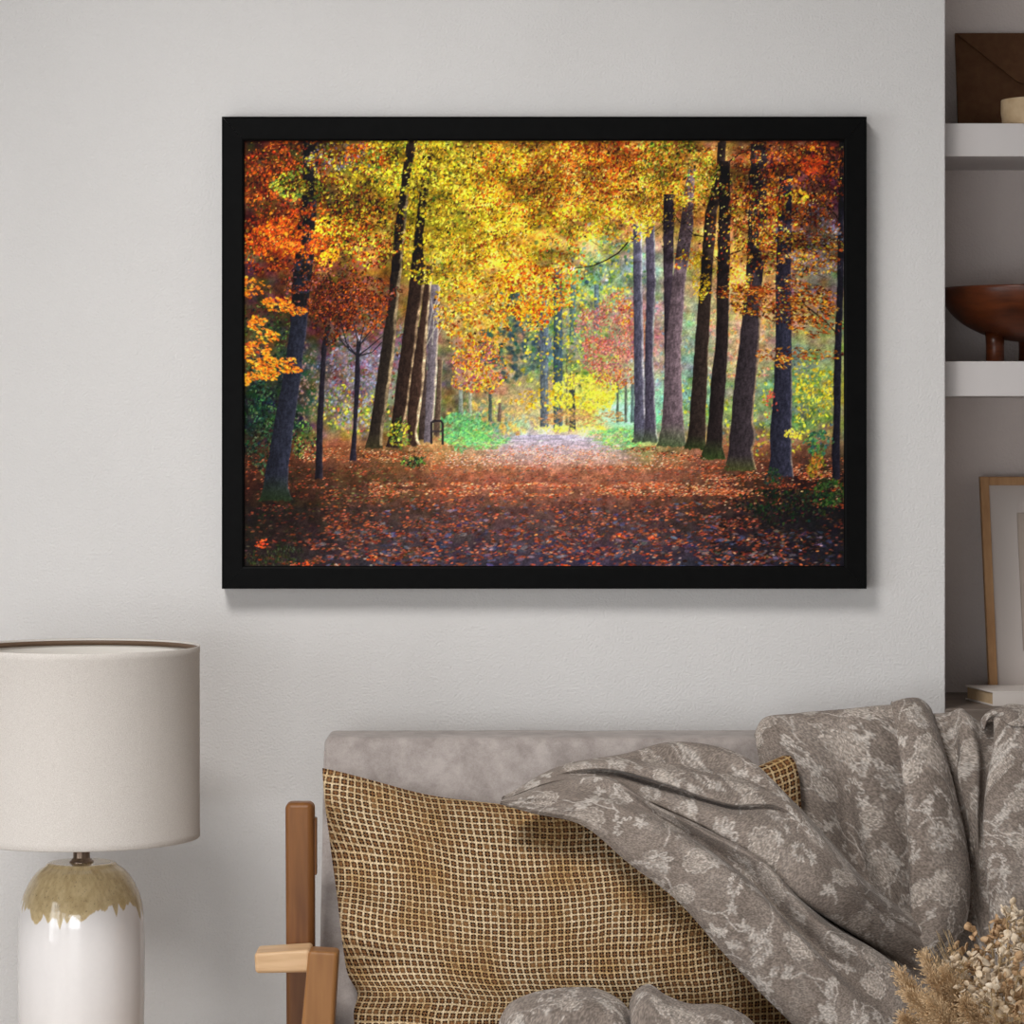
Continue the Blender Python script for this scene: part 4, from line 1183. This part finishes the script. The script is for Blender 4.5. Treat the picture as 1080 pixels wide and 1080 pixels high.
def cloth_color(u, v):
    i = (u / TM * TN); j = (v / TM * TN)
    i0 = np.floor(i).astype(int); j0 = np.floor(j).astype(int); fi = i - i0; fj = j - j0
    def S(a): return ((a[j0 % TN, i0 % TN] * (1 - fi) + a[j0 % TN, (i0 + 1) % TN] * fi) * (1 - fj)
                      + (a[(j0 + 1) % TN, i0 % TN] * (1 - fi) + a[(j0 + 1) % TN, (i0 + 1) % TN] * fi) * fj)
    t = S(T); tp = S(TP)
    big = fbm(u * 16, v * 16, 61, 3)
    fine = brng.random(u.shape)
    base = np.array((132, 120, 111.)) + (big[..., None] - .5) * 22
    lightc = np.array((226, 219, 211.))
    warm = np.array((212, 194, 176.))
    k = np.clip(t * .70, 0, 1)[..., None]
    c = base * (1 - k) + (lightc * (1 - .5 * tp[..., None]) + warm * .5 * tp[..., None]) * k
    c = c * (.80 + .40 * fine[..., None])
    return lin(c)


M_throw, nt, b = new_mat('floral_throw_fabric', .92, .1)
vc = N(nt, 'ShaderNodeVertexColor', _layer_name='Col')
nz = noise(nt, 900, 2, objvec(nt))
nt.links.new(vc.outputs['Color'], b.inputs['Base Color'])
b.inputs['Sheen Weight'].default_value = .12
bump(nt, b, nz, .35, .0012)

TH = .0035


def loft(rails, base, n, m, du=(0, 0), noise_amp=.0015, seed=0):
    """rails: curves (px, py, lift off the base) -> smooth grid (m across, n along) with colours"""
    R_ = np.array(rails, float)                       # rails, stations, 3
    world = []
    for r in R_:
        Y = base(r[:, 0], r[:, 1]) - r[:, 2]
        world.append(P(r[:, 0], r[:, 1], Y))
    Wd = np.array(world)                              # rails, stations, 3
    d = np.linalg.norm(np.diff(Wd, axis=1), axis=2).mean(0)
    t = np.r_[0, np.cumsum(d)]; t /= t[-1]
    s = np.linspace(0, 1, n)
    A_ = hermite(t, np.swapaxes(Wd, 0, 1), s)         # n, rails, 3
    d = np.linalg.norm(np.diff(A_, axis=1), axis=2)
    dm = d.mean(0) + .0015
    t = np.r_[0, np.cumsum(dm)]; t /= t[-1]
    G_ = hermite(t, np.swapaxes(A_, 0, 1), np.linspace(0, 1, m))   # m, n, 3
    du_ = np.linalg.norm(np.diff(G_, axis=1), axis=2); dv_ = np.linalg.norm(np.diff(G_, axis=0), axis=2)
    uu = np.concatenate([np.zeros((m, 1)), np.cumsum(du_, 1)], 1)
    vv = np.concatenate([np.zeros((1, n)), np.cumsum(dv_, 0)], 0)
    uu = uu - uu[:, -1:] * 0 ; vv = vv - vv[m // 2][None]
    wob = (fbm(uu * 22, vv * 22, 90 + seed, 3) - .5)
    wob = wob + noise_amp * 900 * .9 * (fbm(uu * 5, vv * 34, 130 + seed, 2) - .5)
    G_ = G_ + np.stack([0 * wob, -wob * noise_amp * 4, 0 * wob], -1)
    return G_, cloth_color(uu + du[0], vv + du[1])


def baseA(px, py):
    y = np.interp(py, [780, 810, 850, 900, 950, 1000, 1080, 1130], [-.43, -.49, -.575, -.635, -.665, -.685, -.705, -.715])
    return y + 0 * np.asarray(px)


def baseB(px, py): return np.interp(py, [740, 777, 1080, 1140], [-.300, -.334, -.524, -.556]) + 0 * np.asarray(px)
def baseC(px, py): return np.interp(py, [1035, 1060, 1085, 1140], [-.70, -.765, -.80, -.82]) + 0 * np.asarray(px)
def baseD(px, py): return np.interp(py, [960, 1010, 1040, 1075, 1150], [-.41, -.45, -.52, -.62, -.74]) + 0 * np.asarray(px)


RA = [
 [(527,848,.0),(562,858,.0),(615,871,.0),(660,908,.0),(714,950,0),(760,1002,0),(800,1045,0),(835,1080,0),(872,1125,0),(900,1160,0)],
 [(527.5,847,.014),(565,855,.022),(619,867,.02),(665,902,.018),(720,945,.018),(767,996,.018),(808,1039,.018),(844,1075,.018),(881,1120,.018),(910,1155,.016)],
 [(528,846,.012),(572,848,.010),(630,857,.020),(678,890,.026),(735,927,.028),(786,974,.03),(827,1018,.03),(865,1058,.03),(902,1105,.03),(935,1145,.03)],
 [(528.5,845,.014),(577,841,.026),(640,848,.034),(690,873,.040),(746,906,.044),(800,948,.046),(842,992,.046),(882,1036,.046),(920,1085,.044),(955,1130,.04)],
 [(529,844.5,.014),(580,834,.026),(645,838,.018),(697,860,.014),(745,891,-.002),(793,927,-.006),(828,966,-.002),(870,1006,.006),(935,1055,.012),(975,1100,.01)],
 [(529.5,844,.014),(583,828,.026),(641,825,.036),(690,851,.038),(748,881,.034),(803,913,.036),(842,955,.036),(880,990,.036),(935,1022,.02),(985,1068,-.02)],
 [(530,843.5,.010),(585,825,.018),(640,821,.016),(686,846,-.01),(745,872,-.05),(803,907,-.06),(842,944,-.075),(874,968,-.09),(930,1006,-.13),(985,1040,-.16)],
 [(530,843,.012),(586,823,.022),(641,819,.006),(687,843,-.004),(744,870.5,.018),(803,905.5,.022),(842,943,.026),(877,966,.0),(934,998,-.10),(984,1017,-.155)],
 [(530.5,842.5,.012),(587,821,.022),(643,817,.006),(692,835,.004),(758,858,.032),(815,882,.040),(852,920,.044),(889,948,.02),(944,985,-.085),(988,1008,-.145)],
 [(531,842,.012),(588,818,.022),(642,813,.004),(697,826,.000),(765,848,.006),(826,855,.014),(864,895,.026),(900,935,.0),(950,975,-.10),(990,1000,-.15)],
 [(531,841.5,.014),(589,816,.024),(643,811.5,.034),(698,825,.038),(766,847,.032),(827,853,.026),(866,893,.026),(902,933,.0),(952,973,-.10),(992,996,-.15)],
 [(531.5,841,.014),(590,812.5,.026),(648,804,.040),(704,813,.044),(770,828,.040),(830,845,.026),(868,888,.020),(905,929,-.01),(956,969,-.115),(994,990,-.16)],
 [(532,840.5,.012),(591,810,.018),(652,799,.018),(706,803,.000),(774,813,-.002),(835,851,.010),(870,885,.006),(907,927,-.03),(959,967,-.13),(996,985,-.17)],
 [(532,840,.01),(592,808.5,.012),(655,797,.014),(708,789,.020),(781,801,.016),(837,849,.004),(871,884,-.01),(908,926,-.045),(961,966,-.14),(998,982,-.18)],
 [(532,839.5,0),(592,808,-.01),(657,796,-.01),(710,783,-.02),(780,796.5,-.02),(837,846,-.02),(872,883,-.04),(909,925,-.07),(962,965,-.155),(999,980,-.19)],
 [(533,846,-.03),(594,818,-.04),(660,806,-.05),(712,795,-.06),(778,808,-.06),(834,857,-.06),(868,893,-.08),(905,935,-.10),(958,975,-.17),(995,990,-.20)],
]
RB = [
 [(797,790,-0.116),(796,776,0),(800,800,0.005),(808,840,0.005),(822,890,0.005),(845,945,0.005),(880,1000,0.005),(900,1040,0.0)],
 [(803,775,-0.136),(803,764,0.012),(808,798,0.02),(818,845,0.02),(835,893,0.02),(860,945,0.02),(893,1000,0.02),(915,1040,0.01)],
 [(840,770,-0.136),(840,757.5,0.012),(848,800,0.028),(862,850,0.03),(878,898,0.022),(898,948,0.016),(922,1000,0.014),(938,1040,0.01)],
 [(885,766,-0.136),(885,754,0.006),(889,800,0.016),(896,855,0.0),(907,900,-0.012),(926,948,-0.012),(948,1000,-0.012),(955,1040,-0.006)],
 [(895,766,-0.136),(896,753,0.012),(901,800,0.026),(908,855,0.024),(918,900,0.02),(936,948,0.016),(953,1000,0.01),(960,1040,0)],
 [(925,763,-0.136),(925,750,0.012),(931,797,0.022),(938,848,0.022),(943,900,0.02),(950,950,0.015),(962,1000,0.01),(966,1035,0)],
 [(944,760,-0.136),(944,749,0.008),(953,797,0.006),(959,848,0.006),(962,900,0.006),(964,950,0.006),(966,995,0.004),(969,1020,0)],
 [(942,758,-0.116),(942,747,0.0393),(950.5,797,0.0627),(956,848,0.072),(959.5,900,0.076),(962,950,0.078),(964,990,0.078),(968,1016,0.058)],
 [(958,752,-0.116),(957,741,0.0453),(968,780,0.0727),(978,840,0.086),(984,895,0.092),(988,945,0.096),(986,985,0.096),(978,1016,0.071)],
 [(972,752,-0.116),(972,740.5,0.0313),(986,775,0.0557),(1000,838,0.068),(1008,893,0.072),(1010,940,0.076),(1004,982,0.076),(985,1015,0.056)],
 [(985,765,-0.116),(984,752,0.012),(996,790,0.022),(1009,840,0.026),(1020,890,0.03),(1024,935,0.03),(1018,978,0.03),(990,1014,0.02)],
 [(984,768,-0.116),(983,757,-0.0),(993,795,-0.0),(1006,842,-0.005),(1016,892,-0.012),(1020,935,-0.012),(1013,978,-0.01),(986,1016,0.0)],
 [(1000,768,-0.116),(1000,757,0.004),(1008,800,0.002),(1016,845,0),(1023,892,-0.012),(1026,935,-0.012),(1024,980,-0.01),(1015,1030,0)],
 [(1016,765,-0.116),(1016,752,0.02),(1017,790,0.03),(1014,812,0.022),(1022,850,0.01),(1027,900,-0.01),(1029,950,-0.012),(1025,1030,0)],
 [(1024,768,-0.116),(1023,757,0.024),(1029,790,0.03),(1031,815,0.024),(1031,855,0.012),(1031,900,-0.01),(1031,950,-0.012),(1032,1030,0)],
 [(1034,772,-0.116),(1034,764,0.004),(1036,790,0.006),(1036,820,0.002),(1034,860,-0.01),(1033,905,-0.012),(1034,950,-0.012),(1040,1030,0)],
 [(1048,772,-0.116),(1048,763,0),(1048,790,-0.002),(1043,830,-0.005),(1040,870,-0.012),(1040,905,-0.012),(1044,945,-0.012),(1050,1030,0)],
 [(1045,762,-0.106),(1049,757,0.044),(1049,785,0.054),(1042,830,0.06),(1039,872,0.064),(1040,905,0.064),(1044,940,0.064),(1050,1030,0.044)],
 [(1058,757,-0.116),(1060,748.5,0.044),(1062,785,0.066),(1058,830,0.074),(1056,872,0.078),(1057,905,0.078),(1060,945,0.074),(1065,1030,0.054)],
 [(1090,757,-0.116),(1090,750,0.04),(1092,785,0.064),(1092,830,0.07),(1092,872,0.074),(1092,905,0.074),(1095,945,0.074),(1098,1030,0.054)],
 [(1130,765,-0.116),(1130,755,0.01),(1130,785,0.03),(1130,830,0.03),(1130,872,0.03),(1130,905,0.03),(1130,945,0.03),(1130,1030,0.02)],
]
RC = []
for x, ty, lift in ((526,1090,-.02),(530,1074,0),(537,1062,.012),(560,1050,.026),(600,1043.5,.034),(630,1045,.030),(652,1056,.022),(668,1073,-.012),(666,1058,.018),(672,1046,.028),(683,1040,.030),(700,1050.5,.034),(725,1060,.03),(760,1062,.03),(785,1073,.02),(797,1086,.0),(803,1100,-.02)):
    RC.append([(x, ty + 16, -.06), (x, ty + 2, -.025), (x, ty, -.005), (x + 1, ty + 10, lift), (x + 2, ty + 26, lift + .012), (x + 4, max(ty + 45, 1110), lift + .01), (x + 5, 1142, lift - .01)])
RD = []
for i, x in enumerate(np.linspace(850, 1120, 10)):
    RD.append([(x, y, .014 * math.sin(i * 1.9 + y * .03)) for y in (965, 1000, 1025, 1050, 1075, 1105, 1150)])

RE = [
 [(1035,769,-.01),(1034.5,760,.0),(1041,753,.012),(1052,749.5,.026),(1066,749,.03),(1085,751,.03)],
 [(1036,768,.02),(1036,758.5,.03),(1042.5,751,.046),(1053,746.5,.056),(1066,746,.056),(1085,749,.044)],
 [(1038,769,.028),(1040.5,760,.038),(1046,754.5,.052),(1054,751,.064),(1066,752,.068),(1085,754,.056)],
 [(1038.5,770,.01),(1041.5,761.5,.02),(1047,757,.034),(1053.5,757,.05),(1064,764,.066),(1085,766,.062)],
]
sheets = [loft(RA, baseA, 430, 330, (.05, .02), .0012, 0), loft(RB, baseB, 300, 380, (.21, .30), .001, 1),
          loft(RE, baseB, 60, 40, (.4, .2), .0, 4),
          loft(RC, baseC, 90, 260, (.0, .11), .001, 2), loft(RD, baseD, 200, 260, (.3, .07), .001, 3)]
# the spread of cloth lying on the seat that joins the drape to the gathers in front
fx_, fy_ = np.meshgrid(np.linspace(-.10, .62, 160), np.linspace(-.93, -.585, 90))
ed = .03 * (fbm(fx_ * 9, 0 * fx_, 141, 2) - .5)
fz_ = .4335 + .022 * fbm(fx_ * 9, fy_ * 6 + fx_ * 4, 143, 3) * np.clip((fy_ + .93) / .06, .15, 1)
sheets.append((np.stack([fx_, fy_ + ed, fz_], -1), cloth_color(fx_ + .5, fy_ + 2)))
vs, qs, cs, n0 = [], [], [], 0
for G_, c_ in sheets:
    m_, n_ = G_.shape[:2]
    idx = np.arange(m_ * n_).reshape(m_, n_) + n0
    q = np.stack([idx[:-1, :-1], idx[:-1, 1:], idx[1:, 1:], idx[1:, :-1]], -1).reshape(-1, 4)
    # face the room
    e1 = G_[m_ // 2, n_ // 2 + 1] - G_[m_ // 2, n_ // 2]; e2 = G_[m_ // 2 + 1, n_ // 2] - G_[m_ // 2, n_ // 2]
    nn_ = np.cross(e1, e2)
    if nn_[1] - nn_[2] > 0: q = q[:, ::-1]
    vs.append(G_.reshape(-1, 3)); qs.append(q); cs.append(c_.reshape(-1, 3)); n0 += m_ * n_
thr = raw_obj('throw_blanket', np.concatenate(vs), np.concatenate(qs), M_throw, col=np.concatenate(cs))
md = thr.modifiers.new('thickness', 'SOLIDIFY'); md.thickness = TH; md.offset = -1
tag(thr, 'grey-brown floral throw blanket draped over the sofa back and woven cushion', 'blanket')
# ------------------------------------------------------------------ dried flowers in a floor vase
VX, VY = PX(1062, -1.30), -1.30
M_vase = plain('matt_clay', (196, 184, 172), (210, 198, 186), 20, .8, .15, bstr=.1)
VZ = .50
lathe('floor_vase', [(0, 0), (.075, 0), (.085, .006), (.105, .12), (.108, .22), (.095, .34), (.062, .43), (.048, .47), (.052, VZ - .003), (.054, VZ), (.049, VZ - .001), (.043, .47), (.055, .43), (.088, .34), (.10, .22), (.098, .12), (.08, .02), (0, .016)],
      (VX, VY, 0), M_vase, seg=72)
tag(bpy.data.objects['floor_vase'], 'tall matt clay floor vase holding the dried flowers', 'vase')
M_stem = plain('dry_stem', (176, 146, 104), (200, 172, 130), 60, .8, .1)
M_petal = plain('papery_cream_petal', (206, 178, 142), (240, 224, 202), 55, .8, .1)
M_petal2 = plain('papery_tan_petal', (170, 134, 98), (212, 178, 140), 55, .8, .1)
M_plume = plain('tan_plume', (196, 160, 118), (232, 204, 166), 70, .9, .05)
frng = np.random.default_rng(17)
bq = thing('dried_flower_bouquet', 'dried bouquet of cream seed pods and tan plumes in front of the blanket', 'dried flowers', (VX, VY, VZ))


def bez(p0, p1, p2, n):
    t = np.linspace(0, 1, n)[:, None]
    return (1 - t) ** 2 * np.array(p0) + 2 * t * (1 - t) * np.array(p1) + t * t * np.array(p2)


def petal(S, c, d, size, cup=.35):
    """small cupped oval petal with thickness, base at c, along d"""
    d = d / np.linalg.norm(d)
    a = np.cross(d, frng.normal(0, 1, 3)); a /= np.linalg.norm(a); nrm = np.cross(a, d)
    pts = []
    for s in np.linspace(0, 1, 6):
        w = math.sin(PI * (s * .92 + .04)) ** .8 * .42
        lift = cup * (s - .5) ** 2
        for k in (-1, 0, 1):
            pts.append(c + size * (d * s + a * k * w + nrm * (lift + .18 * abs(k))))
    top = np.array(pts); bot = top - nrm * size * .05
    V = np.concatenate([top, bot])
    q = []
    for r in range(5):
        for k in range(2):
            i = r * 3 + k
            q.append((i, i + 1, i + 4, i + 3)); q.append((i + 18, i + 21, i + 22, i + 19))
        q.append((r * 3, r * 3 + 3, r * 3 + 21, r * 3 + 18)); q.append((r * 3 + 2, r * 3 + 20, r * 3 + 23, r * 3 + 5))
    S.add(V, np.array(q))


def base_pt(): return np.array([VX + frng.uniform(-.02, .02), VY + frng.uniform(-.02, .02), VZ - .10])


# branching sprigs with papery pods
tips = [(1043, 975, -1.22), (1062, 968, -1.30), (1085, 985, -1.26), (1025, 1000, -1.18), (1016, 1028, -1.34), (1055, 1010, -1.40), (1074, 1030, -1.45), (1038, 1040, -1.42), (1095, 1040, -1.2), (1070, 1000, -1.15), (1090, 1010, -1.4), (1048, 1062, -1.5), (1078, 1065, -1.5), (1030, 1018, -1.28), (1060, 1045, -1.25), (1083, 1050, -1.3)]
for k, (px, py, Y) in enumerate(tips):
    S = Soup(); FL = Soup()
    tip = P(px, py, Y); p0 = base_pt()
    main = bez(p0, (p0 + tip) / 2 + np.array([0, 0, .05]) + frng.normal(0, .01, 3), tip, 14)
    S.add(*tube_arrays(main, np.linspace(.0016, .0007, 14), 5))
    for j in range(15):
        t = frng.uniform(.55, 1.0)
        i = min(int(t * 13), 12)
        o = main[i] + (main[i + 1] - main[i]) * frng.random()
        e = o + frng.normal(0, 1, 3) * np.array([.020, .018, .014]) + np.array([0, 0, .014])
        S.add(*tube_arrays(bez(o, (o + e) / 2 + frng.normal(0, .003, 3), e, 5), .0005, 4))
        for _ in range(3):
            e2 = e + frng.normal(0, .006, 3)
            S.add(*tube_arrays(bez(o + (e - o) * .6, (e + e2) / 2, e2, 4), .0004, 4))
            petal(FL, e2, frng.normal(0, 1, 3) + np.array([0, -.3, .6]), frng.uniform(.009, .016))
            if frng.random() < .6:
                petal(FL, e2, frng.normal(0, 1, 3) + np.array([0, -.3, .4]), frng.uniform(.008, .014))
    sp = S.obj('sprig', M_stem, bq)
    FL.obj('seed_pods', M_petal if k % 3 else M_petal2, sp)['kind'] = 'stuff'
# feathery plumes
for k, (a, c, L_) in enumerate((((1010, 1100, -1.36), (951, 1030, -1.30), 0), ((1020, 1100, -1.40), (976, 1012, -1.34), 0), ((1030, 1110, -1.44), (962, 1052, -1.42), 0),
                                ((1040, 1105, -1.36), (1000, 1030, -1.36), 0), ((1030, 1112, -1.48), (985, 1060, -1.46), 0), ((1060, 1110, -1.46), (1020, 1062, -1.48), 0), ((1000, 1110, -1.38), (958, 1078, -1.40), 0))):
    S = Soup()
    A0, A1 = P(*a), P(*c)
    p0 = base_pt()
    main = bez(p0, A0, A1, 24)
    S.add(*tube_arrays(main, np.linspace(.0018, .0006, 24), 5))
    ax = (A1 - A0) / np.linalg.norm(A1 - A0)
    for j in range(1500):
        t = frng.uniform(.42, 1.0)
        i = min(int(t * 23), 22)
        o = main[i] + (main[i + 1] - main[i]) * frng.random()
        w = math.sin(PI * min((t - .38) / .66, 1)) ** .6
        dr = frng.normal(0, 1, 3); dr -= ax * dr.dot(ax) * .6; dr /= np.linalg.norm(dr)
        e = o + dr * w * frng.uniform(.008, .024) + ax * frng.uniform(.006, .022)
        mid = (o + e) / 2 + ax * .004
        S.add(*tube_arrays(np.array([o, mid, e]), [.00045, .0004, .0002], 3))
        if j % 3 == 0:
            S.add(*tube_arrays(np.array([e - ax * .001, e + dr * .0016, e + dr * .003 + ax * .002]), [.0004, .0011, .0003], 4))
    S.obj('plume', M_plume, bq)
# grass-like dry leaves
for k, (px, py, Y) in enumerate(((985, 1000, -1.2), (1000, 990, -1.22), (1012, 1005, -1.24), (992, 1016, -1.25))):
    S = Soup()
    for j in range(9):
        tip = P(px + frng.normal(0, 7), py + frng.normal(0, 6), Y + frng.normal(0, .01))
        p0 = base_pt()
        S.add(*tube_arrays(bez(p0, (p0 + tip) / 2 + np.array([0, 0, .06]), tip, 12), np.linspace(.0009, .0003, 12), 4))
    S.obj('grass_tuft', M_stem, bq)

# ------------------------------------------------------------------ daylight, added front fill and camera
def area(name, loc, target, sx, sy, power, color, spread=180):
    l = bpy.data.lights.new(name, 'AREA'); l.shape = 'RECTANGLE'; l.size = sx; l.size_y = sy
    l.energy = power; l.color = color; l.spread = math.radians(spread)
    o = bpy.data.objects.new(name, l); COL.objects.link(o)
    o.location = loc
    o.rotation_euler = (Vector(target) - Vector(loc)).to_track_quat('-Z', 'Y').to_euler()
    return o


for k, (a, b_) in enumerate(W):
    area('window_and_fill_light', (XL - .16, (a + b_) / 2, (WZ0 + WZ1) / 2), (XL + 1, (a + b_) / 2, (WZ0 + WZ1) / 2), b_ - a, WZ1 - WZ0, WIN[k], (.95, .98, 1.0))
area('window_and_fill_light', ((FX0 + FX1) / 2, YF - .16, (FZ0 + FZ1) / 2), ((FX0 + FX1) / 2, YF + 1, (FZ0 + FZ1) / 2), FX1 - FX0, FZ1 - FZ0, FRONT_FILL, (.95, .98, 1.0))  # fill light added behind the camera to lift the lower wall and niche
sl = bpy.data.lights.new('ceiling_spotlight', 'SPOT')
sl.energy = SPOT; sl.color = (1.0, .985, .965); sl.shadow_soft_size = .62; sl.spot_size = math.radians(64); sl.spot_blend = 1.0
so = bpy.data.objects.new('ceiling_spotlight', sl); COL.objects.link(so)
so.location = (-1.15, -2.9, 3.95)
so.rotation_euler = (Vector((.1, 0, .2)) - so.location).to_track_quat('-Z', 'Y').to_euler()

w = bpy.data.worlds.new('World'); SC.world = w; w.use_nodes = True
w.node_tree.nodes['Background'].inputs['Color'].default_value = (.85, .92, 1, 1)
w.node_tree.nodes['Background'].inputs['Strength'].default_value = 1.0

cam = bpy.data.cameras.new('camera')
cam.sensor_width = 36; cam.sensor_fit = 'HORIZONTAL'
cam.lens = F / 1080 * 36
cam.shift_y = -(540 - HY) / 1080
cam.clip_start = .05; cam.clip_end = 60
co = bpy.data.objects.new('camera', cam); COL.objects.link(co)
co.location = (0, CAMY, CAMZ); co.rotation_euler = (PI / 2, 0, 0)
SC.camera = co
vs_ = SC.view_settings
vs_.view_transform = 'Standard'; vs_.look = 'None'; vs_.gamma = 1; vs_.use_curve_mapping = False
vs_.exposure = EXPO
